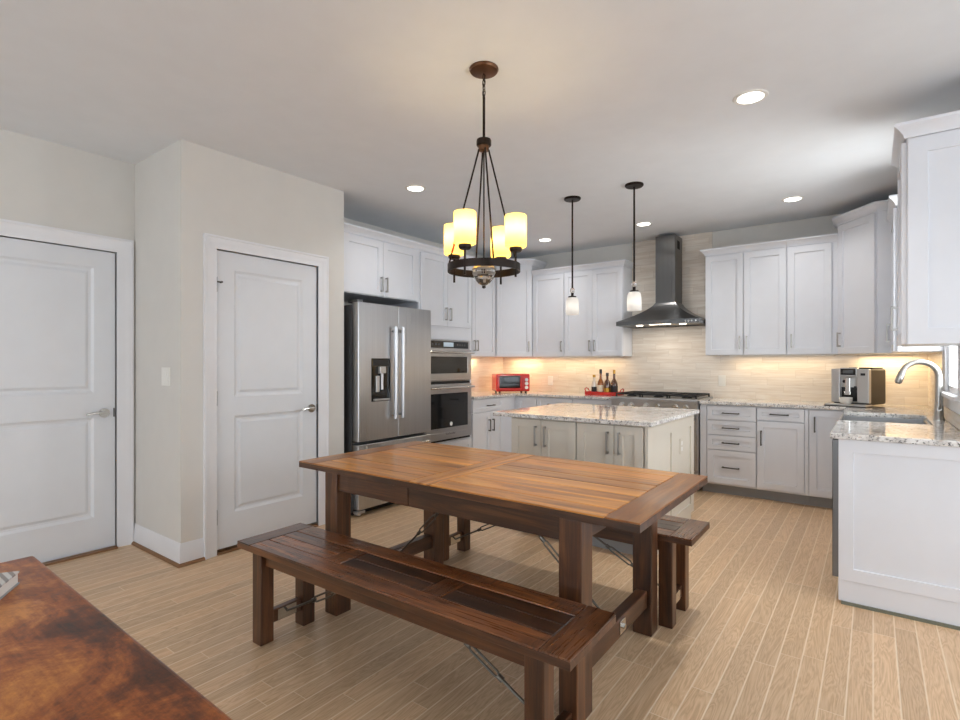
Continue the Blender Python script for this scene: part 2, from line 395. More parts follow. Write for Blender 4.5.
# ------------------------------------------------------------------ the setting
fl = MB().box(-4.4, 2.1, -3.2, 6.25, -.06, 0).build('floor', M['floor']); struct(fl)
ce = MB().box(-4.4, 2.1, -3.2, 6.25, CEIL, CEIL+.08).build('ceiling', M['ceiling']); struct(ce)
def wall(name, boxes, mat='wall'):
    mb = MB()
    for b in boxes: mb.box(*b)
    return struct(mb.build(name, M[mat]))
wall('wall_left', [(-4.37, -4.25, -3.1, .62, 0, CEIL), (-4.37, -4.25, .62, 1.437, 2.065, CEIL), (-4.37, -4.25, 1.437, 6.22, 0, CEIL), (-4.37, -4.335, .62, 1.437, 0, 2.065)])  # last box: unseen slab added behind the door to stop light leaking under it
wall('wall_kitchen_left', [(-4.25, -4.15, 2.84, 6.1, 0, CEIL)])
wall('wall_pantry_side', [(-4.25, -3.53, 1.55, 1.65, 0, CEIL)])
wall('wall_pantry_front', [(-3.63, -3.53, 1.65, 1.774, 0, CEIL), (-3.63, -3.53, 2.582, 2.838, 0, CEIL), (-3.63, -3.53, 1.774, 2.582, 2.056, CEIL)])
wall('wall_pantry_end', [(-4.25, -3.63, 2.738, 2.838, 0, CEIL)])
wall('wall_back', [(-4.37, .52, 6.1, 6.22, 0, CEIL)])
WX = .40
wall('wall_right', [(WX, WX+.12, 3.46, 4.02, 0, CEIL), (WX, WX+.12, 4.70, 6.1, 0, CEIL), (WX, WX+.12, 4.02, 4.70, 0, 1.10), (WX, WX+.12, 4.02, 4.70, 2.3, CEIL)])
wall('wall_nook', [(WX+.12, 2.0, 3.46, 3.58, 0, CEIL)])
wall('wall_breakfast_right', [(1.98, 2.1, 3.15, 3.58, 0, CEIL), (1.98, 2.1, -3.1, .05, 0, CEIL), (1.98, 2.1, .05, 3.15, 2.3, CEIL), (1.98, 2.1, .05, 3.15, 0, .1)])
wall('wall_rear', [(-4.37, -3.6, -3.1, -2.98, 0, CEIL), (1.0, 2.1, -3.1, -2.98, 0, CEIL), (-3.6, 1.0, -3.1, -2.98, 0, .45), (-3.6, 1.0, -3.1, -2.98, 2.5, CEIL)])

def window(name, f, a0, a1, b0, b1, mull=0, rail=None):
    r = MB()
    for q0, q1, w0, w1 in ((a0, a0+.032, b0, b1), (a1-.032, a1, b0, b1), (a0, a1, b0, b0+.04), (a0, a1, b1-.04, b1)): r.fbox(f, q0, q1, w0, w1, -.032, -.004)
    for k in range(1, mull+1):
        c = a0+(a1-a0)*k/(mull+1); r.fbox(f, c-.035, c+.035, b0, b1, -.032, -.004)
    if rail: r.fbox(f, a0, a1, rail-.02, rail+.02, -.032, -.004)
    root = struct(r.build(name, M['trim'], at=f.p((a0+a1)/2, b0, 0)))
    jl = MB()
    for q0, q1, w0, w1 in ((a0-.002, a0+.006, b0, b1), (a1-.006, a1+.002, b0, b1), (a0, a1, b1-.006, b1+.002), (a0, a1, b0-.002, b0+.006)): jl.fbox(f, q0, q1, w0, w1, -.118, .001)
    jl.build('jamb_liner', M['trim'], root)
    MB().fbox(f, a0+.03, a1-.03, b0+.035, b1-.035, -.020, -.016).build('pane', M['pane'], root)
    mb = MB(); mp = lambda x, y, z: f.p(x, y, z)
    mb.sweep([(a0, b0), (a0, b1), (a1, b1), (a1, b0)], [(0, 0), (0, .014), (.05, .016), (.075, .022), (.075, 0)], mp, True)
    mb.fbox(f, a0-.09, a1+.09, b0-.025, b0, -.05, .045, .004); mb.fbox(f, a0-.075, a1+.075, b0-.10, b0-.025, 0, .014)
    mb.build('window_casing', M['trim'], root)
    return root
window('window_1', Fr((WX, 0, 0), (0, -1), (-1, 0)), -4.70, -4.02, 1.10, 2.3, 0, 1.72)
window('window_2', Fr((1.98, 0, 0), (0, -1), (-1, 0)), -3.15, -.05, .1, 2.3, 2)
window('window_3', Fr((0, -2.98, 0), (-1, 0), (0, 1)), -1.0, 3.6, .45, 2.5, 3)

def casing(name, f, a0, a1, b1, w):
    prof = [(0, -.02), (0, .010), (.010, .012), (w*.45, .013), (w*.55, .017), (w*.8, .019), (w*.86, .024), (w, .024), (w, 0)]
    o = MB().sweep([(a0, 0), (a0, b1), (a1, b1), (a1, 0)], prof, lambda x, y, z: f.p(x, y, z), True).build(name, M['trim']); return struct(o)
def panel_door(name, f, a0, a1, b0, b1, lock, knob_a, hinge_a, tp, bp):
    # two-panel moulded door: stiles, rails, recessed raised panels
    mb = MB(); t0, t1 = -.05, -.012; st = .125
    mb.fbox(f, a0, a0+st, b0, b1, t0, t1); mb.fbox(f, a1-st, a1, b0, b1, t0, t1)
    mb.fbox(f, a0+st, a1-st, b0, bp[0], t0, t1); mb.fbox(f, a0+st, a1-st, bp[1], tp[0], t0, t1); mb.fbox(f, a0+st, a1-st, tp[1], b1, t0, t1)
    for q in (tp, bp):
        mb.loops(f, a0+st, a1-st, q[0], q[1], [(0, t0), (0, t1), (.006, t1-.004), (.016, t1-.011), (.030, t1-.012), (.046, t1-.004), (.05, t1-.003)])
    root = struct(mb.build(name, M['door'], at=f.p((a0+a1)/2, 0, 0)))
    h = MB(); h.disc(f, knob_a, lock, t1, t1+.012, .032); h.disc(f, knob_a, lock, t1+.012, t1+.045, .012)
    s = -1 if knob_a > (a0+a1)/2 else 1
    pts = [f.p(knob_a, lock, t1+.045), f.p(knob_a+s*.02, lock+.002, t1+.052), f.p(knob_a+s*.06, lock+.006, t1+.052), f.p(knob_a+s*.115, lock-.004, t1+.048)]
    h.tube(pts, [.011, .011, .0085, .0075], 12); h.build('door_lever', M['chrome'], root, 'polished chrome lever')
    MB().fbox(f, knob_a+(.056 if s < 0 else -.064), knob_a+(.064 if s < 0 else -.056), lock-.03, lock+.03, t1-.006, t1+.004).build('latch', M['pewter'], root)
    if hinge_a is not None:
        for z in (.25, 1.05, 1.82):
            q = MB(); q.fbox(f, hinge_a-.008, hinge_a+.008, z-.05, z+.05, t1-.002, t1+.006); q.tube([f.p(hinge_a, z-.05, t1+.008), f.p(hinge_a, z+.05, t1+.008)], .006, 8)
            if z > 1.5: q.fbox(f, hinge_a-.002, hinge_a+.035, z+.012, z+.022, t1+.004, t1+.012); q.disc(f, hinge_a+.032, z+.017, t1, t1+.022, .007)
            q.build('hinge', M['pewter'], root)
    return root
FL = Fr((-4.25, 0, 0), (0, 1), (1, 0)); FP = Fr((-3.53, 0, 0), (0, 1), (1, 0))
panel_door('door_1', FL, .625, 1.433, .012, 2.06, .945, 1.365, None, (1.085, 1.945), (.235, .92))
casing('trim_1', FL, .62, 1.437, 2.065, .098)
panel_door('door_2', FP, 1.780, 2.577, .03, 2.05, .935, 2.525, 1.777, (1.055, 1.93), (.26, .925))
casing('trim_2', FP, 1.774, 2.582, 2.056, .086)
BASE = [(0, .016), (.014, .016), (.014, .100), (.010, .112), (.010, .124), (.004, .142), (0, .142)]
SHOE = [(0, 0), (.030, 0), (.029, .008), (.024, .015), (.016, .019), (0, .019)]
for nm, pth in (('left', [(-4.25, 1.536), (-4.25, 1.55)]), ('pantry', [(-4.25, 1.55), (-3.53, 1.55), (-3.53, 1.688)]), ('pantry_end', [(-3.53, 2.668), (-3.53, 2.838)])):
    if nm != 'left': struct(MB().sweep(pth, BASE, left=False).build('baseboard_'+nm, M['trim'])); struct(MB().sweep(pth, SHOE, left=False).build('trim_shoe_'+nm, M['shoe']))
struct(MB().box(-4.249, -4.21, .625, 1.433, 0, .012).build('trim_threshold', M['shoe']))
struct(MB().box(-3.56, -3.515, 1.78, 2.577, 0, .012).build('trim_sill_pantry', M['shoe']))
struct(MB().sweep([(-4.25, -2.98), (-4.25, .52)], BASE, left=False).build('baseboard_left', M['trim']))
# tiled splashback
struct(MB().box(-4.15, -2.29, 6.088, 6.1, .914, 1.40).box(-2.29, -1.40, 6.088, 6.1, .914, CEIL).box(-1.40, WX, 6.088, 6.1, .914, 1.40).build('wall_tile_back', M['tilex']))
struct(MB().box(-4.15, -4.138, 4.645, 6.088, .914, 1.40).build('wall_tile_left', M['tiley']))
struct(MB().box(WX-.012, WX, 4.74, 6.088, .914, 1.40).box(WX-.012, WX, 3.46, 4.74, .914, .995).build('wall_tile_right', M['tiley']))

# ------------------------------------------------------------------ dining table and benches
TX0, TX1, TY0, TY1, TZ = -2.497, -.620, 1.707, 2.618, .76
def planks_x(mb, x0, x1, y0, y1, z0, z1, n, m=0, bev=.0022):
    w = (y1-y0)/n
    for i in range(n): mb.box(x0+.0006, x1-.0006, y0+i*w+.0013, y0+(i+1)*w-.0013, z0, z1+random.uniform(-.0006, .0006), bev, m, 1)
def rod(name, p0, p1, parent):
    p0, p1 = Vector(p0), Vector(p1); d = p1-p0; mb = MB()
    mb.tube([p0, p0+d*.36], .0055, 8); mb.tube([p0+d*.56, p1], .0055, 8)
    a, b = p0+d*.34, p0+d*.58; sd = d.cross(Vector((0, 1, 0))).normalized()
    if sd.length < .1: sd = Vector((0, 0, 1))
    for s in (-1, 1): mb.tube([a, a+d*.03+sd*s*.011, b-d*.03+sd*s*.011, b], .0042, 8)
    for q in (a, b): mb.tube([q-d.normalized()*.011, q+d.normalized()*.011], .010, 8)
    return mb.build(name, M['rod'], parent, 'dark steel turnbuckle brace rod')
table = thing('dining_table', 'large stained wooden dining table with plank top, standing between the two benches', 'table', (-1.555, 2.15, 0))
mb = MB(); z0 = TZ-.034; zs = TZ-.007
mb.box(TX0, TX1, TY0, TY1, z0, zs, .002, 2)
mb.box(TX0, TX0+.125, TY0, TY1, zs, TZ, .0025, 1); mb.box(TX1-.125, TX1, TY0, TY1, zs, TZ, .0025, 1)
mb.box(-1.675, -1.616, TY0, TY1, zs, TZ, .002, 3, 1); mb.box(-1.613, -1.554, TY0, TY1, zs, TZ, .002, 3, 1)
planks_x(mb, TX0+.128, -1.678, TY0, TY1, zs, TZ, 8); planks_x(mb, -1.551, TX1-.128, TY0, TY1, zs, TZ, 8)
mb.build('tabletop', [WT[0], WE[1], WD[0], WT[1]], table)
ap = MB()
for x0, x1 in ((-2.188, -1.70), (-1.695, -.925)):
    for y in (1.725, 2.51): ap.box(x0, x1, y, y+.03, z0-.088, z0, .002, 0)
for x in (-2.25, -.88): ap.box(x, x+.03, 1.80, 2.465, z0-.088, z0, .002, 1)
ap.build('apron', [WD[0], WD[1]], table)
LEGX = ((-2.280, -2.188), (-.925, -.833))
for xa, xb in LEGX:
    for ya, yb in ((1.712, 1.808), (2.462, 2.554)):
        MB().box(xa, xb, ya, yb, 0, z0, .005).build('leg', WD[2], table)
    MB().box(xa+.02, xb-.02, 1.808, 2.462, .135, .215, .004, 0).build('stretcher', WD[1], table)
    s = 1 if xa < -1.5 else -1
    xi = xb-.02 if s > 0 else xa+.02
    xo = xa+.02 if s > 0 else xb-.02
    MB().box(min(xi, xi+s*.006), max(xi, xi+s*.006), 2.105, 2.195, .145, .205, .001).build('bracket', M['nickel'], table, 'bright steel mounting plate')
    q = MB(); q.box(min(xo, xo-s*.005), max(xo, xo-s*.005), 2.115, 2.175, .15, .205, .001); q.tube([(xo, 2.145, .178), (xo-s*.016, 2.145, .178)], .011, 6)
    q.build('bolt_plate', M['chrome'], table, 'bright steel plate with a bolt')
    rod('brace_rod', (xi+s*.004, 2.15, .175), (-1.58-s*.10, 2.15, z0-.05), table)
MB().box(-1.70, -1.46, 2.06, 2.24, z0-.075, z0, .003).build('center_block', WD[0], table)

table.rotation_euler = (0, 0, math.radians(.3))

def bench(loc, label):
    # built at loc; centre of its footprint
    cx, cy = loc[0], loc[1]; b = thing('dining_bench', label, 'bench', loc); X0, X1, Y0, Y1, Z = cx-.8525, cx+.8525, cy-.172, cy+.172, .46; z0 = Z-.032
    t = MB(); zs = Z-.007; t.box(X0, X1, Y0, Y1, z0, zs, .002, 3)
    t.box(X0, X0+.10, Y0, Y1, zs, Z, .0025, 1); t.box(X1-.10, X1, Y0, Y1, zs, Z, .0025, 1)
    t.box(X0+.103, X1-.103, Y0, Y0+.094, zs, Z, .0025, 0); t.box(X0+.103, X1-.103, Y1-.094, Y1, zs, Z, .0025, 0)
    cr = [(cx-.335, cx-.24), (cx+.21, cx+.305)]; xs = X0+.103
    for i, (c0, c1) in enumerate(cr+[(X1-.103, None)]):
        planks_x(t, xs, c0, Y0+.097, Y1-.097, zs, Z-.001, 2, 0 if i == 0 else 2)
        if c1: t.box(c0+.002, c1-.002, Y0+.097, Y1-.097, zs, Z, .002, 1, 1); xs = c1
    t.build('seat', [WB[0], WB[1], WK[0], WD[0]], b)
    ap = MB()
    for y in (Y0+.045, Y1-.07): ap.box(X0+.16, X1-.16, y, y+.025, z0-.065, z0, .002, 0)
    for x in (X0+.125, X1-.15): ap.box(x, x+.025, Y0+.1, Y1-.1, z0-.065, z0, .002, 1)
    ap.build('apron', [WD[0], WD[1]], b)
    for s, (xa, xb) in ((1, (X0+.085, X0+.153)), (-1, (X1-.165, X1-.097))):
        for ya, yb in ((Y0+.025, Y0+.092), (Y1-.092, Y1-.025)): MB().box(xa, xb, ya, yb, 0, z0, .004).build('leg', WD[2], b)
        MB().box(xa+.018, xb-.018, Y0+.092, Y1-.092, .075, .135, .003).build('stretcher', WD[1], b)
        xi = xb-.018 if s > 0 else xa+.018
        pl = MB().box(min(xi, xi+s*.004), max(xi, xi+s*.004), cy-.05, cy+.05, .08, .13).build('bracket', M['chrome'], b, 'bright steel mounting plate')
        xo = xa+.018 if s > 0 else xb-.018
        MB().box(min(xo, xo-s*.004), max(xo, xo-s*.004), cy-.045, cy+.045, .08, .13).build('bolt_plate', M['chrome'], b, 'bright steel plate')
        rod('brace_rod', (xi, cy, .105), (cx-s*.12, cy, z0-.02), b)
    MB().box(cx-.19, cx+.19, cy-.06, cy+.06, z0-.04, z0, .003).build('center_block', WD[0], b)
    return b
b1 = bench((-1.5325, 1.483, 0), 'dark stained plank bench in front of the dining table, nearest the camera')
copy_thing(b1, 'dark plank bench on the far side of the dining table, mostly hidden under it', (-1.535, 2.743, 0), math.radians(.3))
b1.rotation_euler = (0, 0, math.radians(1.1))

# ------------------------------------------------------------------ foreground desk and book
desk = thing('desk', 'worn reddish brown wooden table in the lower left corner, close to the camera', 'table', (-.9, -.05, 0))
mb = MB(); D0 = (-1.862, .432)
ang = math.radians(-1.0); ex = Vector((math.cos(ang), math.sin(ang))); ey = Vector((-ex.y, ex.x))
def dp(u, v, z): q = Vector(D0)+ex*u-ey*v; return (q.x, q.y, z)
mb.hexa([dp(0, .85, .725), dp(1.75, .85, .725), dp(1.75, 0, .725), dp(0, 0, .725), dp(0, .85, .76), dp(1.75, .85, .76), dp(1.75, 0, .76), dp(0, 0, .76)], .010, 0, 4)
mb.build('tabletop', M['oldwood'], desk)
mb = MB()
for v in (.07, .76): mb.hexa([dp(.1, v+.02, .64), dp(1.65, v+.02, .64), dp(1.65, v, .64), dp(.1, v, .64), dp(.1, v+.02, .725), dp(1.65, v+.02, .725), dp(1.65, v, .725), dp(.1, v, .725)])
for u in (.07, 1.66): mb.hexa([dp(u, .76, .64), dp(u+.02, .76, .64), dp(u+.02, .09, .64), dp(u, .09, .64), dp(u, .76, .725), dp(u+.02, .76, .725), dp(u+.02, .09, .725), dp(u, .09, .725)])
mb.build('apron', M['oldwood'], desk)
for u in (.06, 1.63):
    for v in (.06, .73):
        c = dp(u+.03, v+.03, 0); MB().tube([(c[0], c[1], 0), (c[0], c[1], .40), (c[0], c[1], .725)], [.022, .03, .034], 12).build('leg', M['oldwood'], desk)
book = thing('book', 'thick book with grey striped cover at the left edge of the foreground table', 'book', (-1.64, .25, .76))
bf = Vector((-1.644, .354)); be = Vector((.845, -.535)).normalized(); bn = Vector((-be.y, be.x))
if bn.y > 0: bn = -bn
def bp(u, v, z): q = bf+be*u+bn*v; return (q.x, q.y, z)
def bbox(u0, u1, v0, v1, z0, z1, bev=0):
    return MB().hexa([bp(u0, v0, z0), bp(u1, v0, z0), bp(u1, v1, z0), bp(u0, v1, z0), bp(u0, v0, z1), bp(u1, v0, z1), bp(u1, v1, z1), bp(u0, v1, z1)], bev)
def stripes():
    t = NT('striped_cover'); o = t.obj(); w = t.n('ShaderNodeTexWave'); t.set(w, 'Vector', o); t.set(w, 'Scale', 18); w.bands_direction = 'Y'
    t.set(t.p, 'Base Color', t.ramp(w.outputs['Fac'], [(.3, lin((140, 134, 130))), (.6, lin((206, 204, 200)))])); t.set(t.p, 'Roughness', .45); return t.m
M['stripes'] = stripes()
bbox(.003, .21, .003, .148, .764, .787).build('pages', M['paper'], book)
bbox(0, .214, 0, .15, .787, .791, .001).build('front_cover', M['stripes'], book)
bbox(0, .214, 0, .15, .760, .764, .001).build('back_cover', M['bookcover'], book)

# ------------------------------------------------------------------ kitchen cabinets
T = .02
def front(f, name, a0, a1, b0, b1, parent, fw=.056, mat='cab', c0=.0): return MB().shaker(f, a0, a1, b0, b1, c0, T, fw).build(name, M[mat], parent)
def body(f, a0, a1, b0, b1, depth, parent, toe=True, mat='cab', name='body'):
    mb = MB(); mb.fbox(f, a0, a1, b0, b1, -depth, -.0005)
    o = mb.build(name, M[mat], parent)
    if toe: MB().fbox(f, a0, a1, 0, b0, -depth, -.075).build('toe_kick', M['toe'], parent)
    return o
G = .0022
def fpt(f, a): q = f.p(a, 0, 0); return (q.x, q.y)

# left wall: front faces +X
F1 = Fr((-3.59, 0, 0), (0, 1), (1, 0))
c = thing('wall_cabinet', 'short white two-door cabinet above the refrigerator', 'cabinet', (-3.87, 3.32, 1.89), 'white upper cabinets')
MB().fbox(F1, 2.842, 3.80, 1.89, 2.42, -.55, -.0005).build('body', M['cab'], c)
for a0, a1, h in ((2.868, 3.312, 3.285), (3.316, 3.755, 3.345)):
    d = front(F1, 'door', a0, a1, 1.895, 2.385, c); pull(F1, h, 2.00, T, .135, True, d)
crown([fpt(F1, 2.842), fpt(F1, 3.80)], 2.402, c, False)
c = thing('tall_oven_cabinet', 'tall white cabinet housing the microwave and wall oven beside the refrigerator', 'cabinet', (-3.87, 4.22, 0))
mb = MB(); D = .55
mb.fbox(F1, 3.801, 3.846, .1, 2.42, -D, -.0005); mb.fbox(F1, 4.602, 4.645, .1, 2.42, -D, -.0005); mb.fbox(F1, 3.846, 4.602, 1.535, 2.42, -D, -.0005)
mb.fbox(F1, 3.846, 4.602, .1, .47, -D, -.0005); mb.fbox(F1, 3.846, 4.602, .47, 1.535, -D, -.53); mb.build('body', M['cab'], c)
MB().fbox(F1, 3.801, 4.645, 0, .1, -D, -.075).build('toe_kick', M['toe'], c)
for a0, a1, h in ((3.815, 4.218, 4.185), (4.222, 4.63, 4.255)):
    d = front(F1, 'door', a0, a1, 1.672, 2.39, c); pull(F1, h, 1.80, T, .135, True, d)
d = front(F1, 'drawer', 3.815, 4.63, .125, .452, c); pull(F1, 4.22, .30, T, .135, False, d)
crown([fpt(F1, 3.80), fpt(F1, 4.645)], 2.402, c, False)

F2 = Fr((-3.87, 0, 0), (0, 1), (1, 0))
c = thing('wall_cabinet', 'white two-door upper cabinet between the tall oven cabinet and the corner', 'cabinet', (-4.0, 5.07, 1.37), 'white upper cabinets')
MB().fbox(F2, 4.647, 5.498, 1.37, 2.42, -.279, -.0005).build('body', M['cab'], c)
for a0, a1, h in ((4.652, 5.062, 5.035), (5.066, 5.488, 5.093)):
    d = front(F2, 'door', a0, a1, 1.373, 2.39, c); pull(F2, h, 1.50, T, .13, True, d)
crown([fpt(F2, 4.647), fpt(F2, 5.498)], 2.402, c, False)

def corner_cab(label, poly, pa, pb, hinge_right, crownpath, left, loc):
    c = thing('corner_wall_cabinet', label, 'cabinet', loc, 'white upper cabinets')
    MB().prism(poly, 1.37, 2.56).build('body', M['cab'], c)
    pa, pb = Vector(pa), Vector(pb); e = (pb-pa); L = e.length; e.normalize(); n = Vector((e.y, -e.x))
    f = Fr((pa.x, pa.y, 0), (e.x, e.y), (n.x, n.y))
    d = front(f, 'door', .012, L-.012, 1.373, 2.53, c); pull(f, .045 if hinge_right else L-.045, 1.50, T, .13, True, d)
    crown(crownpath, 2.538, c, left, k=1.12); return c
corner_cab('taller white corner cabinet with one angled door in the left kitchen corner', [(-4.149, 5.50), (-3.852, 5.50), (-3.492, 5.79), (-3.492, 6.087), (-4.149, 6.087)],
           (-3.852, 5.50), (-3.492, 5.79), False, [(-4.14, 5.50), (-3.852, 5.50), (-3.492, 5.79), (-3.492, 6.087)], False, (-3.8, 5.8, 1.37))
corner_cab('taller white corner cabinet with one angled door above the coffee machine', [(-.25, 6.087), (-.25, 5.79), (.03, 5.44), (WX-.001, 5.44), (WX-.001, 6.087)],
           (-.25, 5.79), (.03, 5.44), True, [(-.25, 6.087), (-.25, 5.79), (.03, 5.44), (WX-.001, 5.44)], False, (.1, 5.8, 1.37))

# back wall uppers: front faces -Y
F3 = Fr((0, 5.81, 0), (1, 0), (0, -1))
c = thing('wall_cabinet', 'white single-door upper cabinet above the red toaster oven, right of the left corner', 'cabinet', (-3.26, 5.95, 1.37), 'white upper cabinets')
MB().fbox(F3, -3.49, -3.038, 1.37, 2.42, -.277, -.0005).build('body', M['cab'], c)
d = front(F3, 'door', -3.478, -3.041, 1.373, 2.39, c); pull(F3, -3.07, 1.495, T, .13, True, d)
crown([(-3.49, 5.81), (-3.038, 5.81)], 2.402, c, False)
c = thing('wall_cabinet', 'white two-door upper cabinet directly left of the range hood', 'cabinet', (-2.66, 5.95, 1.37), 'white upper cabinets')
MB().fbox(F3, -3.036, -2.292, 1.37, 2.42, -.277, -.0005).build('body', M['cab'], c)
for a0, a1, h in ((-3.033, -2.668, -2.697), (-2.664, -2.298, -2.635)):
    d = front(F3, 'door', a0, a1, 1.373, 2.39, c); pull(F3, h, 1.495, T, .13, True, d)
crown([(-3.036, 5.81), (-2.292, 5.81), (-2.292, 6.08)], 2.402, c, False)
c = thing('wall_cabinet', 'white two-door upper cabinet directly right of the range hood', 'cabinet', (-1.03, 5.95, 1.37), 'white upper cabinets')
MB().fbox(F3, -1.40, -.665, 1.37, 2.42, -.277, -.0005).build('body', M['cab'], c)
for a0, a1, h in ((-1.397, -1.043, -1.072), (-1.037, -.670, -1.008)):
    d = front(F3, 'door', a0, a1, 1.373, 2.39, c); pull(F3, h, 1.495, T, .13, True, d)
crown([(-1.40, 6.08), (-1.40, 5.81), (-.665, 5.81)], 2.402, c, False)
c = thing('wall_cabinet', 'white single-door upper cabinet left of the angled corner cabinet above the coffee machine', 'cabinet', (-.46, 5.95, 1.37), 'white upper cabinets')
MB().fbox(F3, -.663, -.252, 1.37, 2.42, -.277, -.0005).build('body', M['cab'], c)
d = front(F3, 'door', -.658, -.305, 1.373, 2.39, c); pull(F3, -.623, 1.50, T, .13, True, d)
crown([(-.663, 5.81), (-.252, 5.81)], 2.402, c, False)
# right wall uppers: front faces -X
F4 = Fr((.135, 0, 0), (0, -1), (-1, 0))
c = thing('wall_cabinet', 'narrow bright white upper cabinet between the corner cabinet and the sink window', 'cabinet', (.26, 5.09, 1.37), 'white upper cabinets')
MB().fbox(F4, -5.438, -4.75, 1.37, 2.42, -.264, -.0005).build('body', M['cab'], c)
d = front(F4, 'door', -5.40, -4.76, 1.373, 2.39, c); pull(F4, -5.36, 1.53, T, .15, True, d)
MB().shaker(Fr((0, 4.75, 0), (1, 0), (0, -1)), .137, WX-.002, 1.373, 2.39, 0, .012, .05, .006).build('side_panel', M['cab'], c)
crown([(.135, 5.438), (.135, 4.738), (WX-.002, 4.738)], 2.402, c, False)
c = thing('wall_cabinet', 'large white upper cabinet at the right edge of the photo with a framed side panel', 'cabinet', (.27, 3.68, 1.385), 'white upper cabinets')
MB().fbox(F4, -3.97, -3.437, 1.385, 2.44, -.264, -.0005).build('body', M['cab'], c)
d = front(F4, 'door', -3.965, -3.442, 1.388, 2.41, c); pull(F4, -3.925, 1.55, T, .145, True, d)
MB().shaker(Fr((0, 3.437, 0), (1, 0), (0, -1)), .140, .468, 1.385, 2.422, 0, .014, .078, .009).build('side_panel', M['cab'], c)
crown([(WX-.002, 3.97), (.135, 3.97), (.135, 3.423), (.468, 3.423)], 2.424, c, False, k=1.05)

# base cabinets, left wall and back left
F5 = Fr((-3.59, 0, 0), (0, 1), (1, 0)); BT = .883
c = thing('base_cabinet', 'white base cabinet with one drawer above two doors, right of the wall oven', 'cabinet', (-3.87, 4.95, 0), 'white base cabinets')
body(F5, 4.647, 5.26, .1, BT, .55, c)
d = front(F5, 'drawer', 4.652, 5.252, .735, .872, c, .04); pull(F5, 4.98, .80, T, .14, False, d, 'pewter')
for a0, a1, h in ((4.652, 4.988, 4.955), (4.992, 5.252, 5.028)):
    d = front(F5, 'door', a0, a1, .112, .725, c); pull(F5, h, .57, T, .14, True, d, 'pewter')
c = thing('corner_base_cabinet', 'white base cabinet filling the left kitchen corner below the red toaster oven', 'cabinet', (-3.87, 5.7, 0), 'white base cabinets')
MB().prism([(-4.14, 5.262), (-3.59, 5.262), (-3.59, 5.54), (-3.262, 5.54), (-3.262, 6.087), (-4.14, 6.087)], .1, BT).build('body', M['cab'], c)
MB().prism([(-4.14, 5.262), (-3.665, 5.262), (-3.665, 5.615), (-3.262, 5.615), (-3.262, 6.087), (-4.14, 6.087)], 0, .1).build('toe_kick', M['toe'], c)
F6 = Fr((0, 5.54, 0), (1, 0), (0, -1))
front(F6, 'door', -3.545, -3.268, .112, .872, c)
for i, (x0, x1, lab) in enumerate(((-3.26, -2.79, 'white base cabinet with a top drawer, behind the left end of the island'), (-2.788, -2.292, 'white base cabinet with a top drawer, directly left of the range'))):
    c = thing('base_cabinet', lab, 'cabinet', ((x0+x1)/2, 5.8, 0), 'white base cabinets'); body(F6, x0, x1, .1, BT, .547, c)
    d = front(F6, 'drawer', x0+.003, x1-.003, .735, .872, c, .04); pull(F6, (x0+x1)/2, .80, T, .15, False, d, 'pewter')
    d = front(F6, 'door', x0+.003, x1-.003, .112, .725, c); pull(F6, x1-.035, .60, T, .14, True, d, 'pewter')
# right of the range
c = thing('drawer_base_cabinet', 'white base cabinet with a stack of four drawers, right of the range', 'cabinet', (-1.13, 5.8, 0), 'white base cabinets')
body(F6, -1.382, -.88, .1, BT, .547, c)
MB().fbox(F6, -1.382, -1.322, .112, .872, 0, T).build('filler_strip', M['cab'], c)
for b0, b1 in ((.737, .872), (.592, .730), (.447, .585), (.118, .440)):
    d = front(F6, 'drawer', -1.317, -.884, b0, b1, c, .045 if b1-b0 < .2 else .056); pull(F6, -1.10, (b0+b1)/2, T, .155, False, d, 'pewter')
c = thing('base_cabinet', 'white base cabinet with one drawer over one door, right of the four-drawer stack', 'cabinet', (-.67, 5.8, 0), 'white base cabinets')
body(F6, -.878, -.462, .1, BT, .547, c)
d = front(F6, 'drawer', -.874, -.495, .757, .872, c, .04); pull(F6, -.69, .815, T, .155, False, d, 'pewter')
d = front(F6, 'door', -.874, -.495, .118, .748, c); pull(F6, -.838, .59, T, .14, True, d, 'pewter')
MB().fbox(F6, -.490, -.464, .112, .872, 0, .012).build('filler_strip', M['cab'], c)
c = thing('corner_base_cabinet', 'white base cabinet with a single full-height door in the right corner, below the coffee machine', 'cabinet', (0, 5.8, 0), 'white base cabinets')
PF = -.15
MB().prism([(-.46, 6.087), (-.46, 5.54), (PF, 5.54), (PF, 4.96), (WX-.013, 4.96), (WX-.013, 6.087)], .1, BT).build('body', M['cab'], c)
MB().prism([(-.46, 6.087), (-.46, 5.615), (PF+.075, 5.615), (PF+.075, 4.96), (WX-.013, 4.96), (WX-.013, 6.087)], 0, .1).build('toe_kick', M['toe'], c)
d = front(F6, 'door', -.457, -.175, .112, .872, c); pull(F6, -.415, .745, T, .14, True, d, 'pewter')
F7 = Fr((PF, 0, 0), (0, -1), (-1, 0))
c = thing('sink_base_cabinet', 'white base cabinet under the stainless sink', 'cabinet', (.1, 4.5, 0), 'white base cabinets')
mb = MB(); mb.fbox(F7, -4.958, -4.075, .1, .66, -.53, -.0005); mb.fbox(F7, -4.958, -4.945, .66, BT, -.53, -.0005); mb.fbox(F7, -4.20, -4.075, .66, BT, -.53, -.0005); mb.build('body', M['cab'], c)
MB().fbox(F7, -4.958, -4.075, 0, .1, -.53, -.075).build('toe_kick', M['toe'], c)
for a0, a1, h in ((-4.953, -4.525, -4.555), (-4.521, -4.08, -4.49)):
    d = front(F7, 'door', a0, a1, .112, .655, c); pull(F7, h, .57, T, .14, True, d, 'pewter')
c = thing('dishwasher', 'stainless dishwasher, its door edge showing beside the white end panel', 'dishwasher', (.1, 3.76, 0))
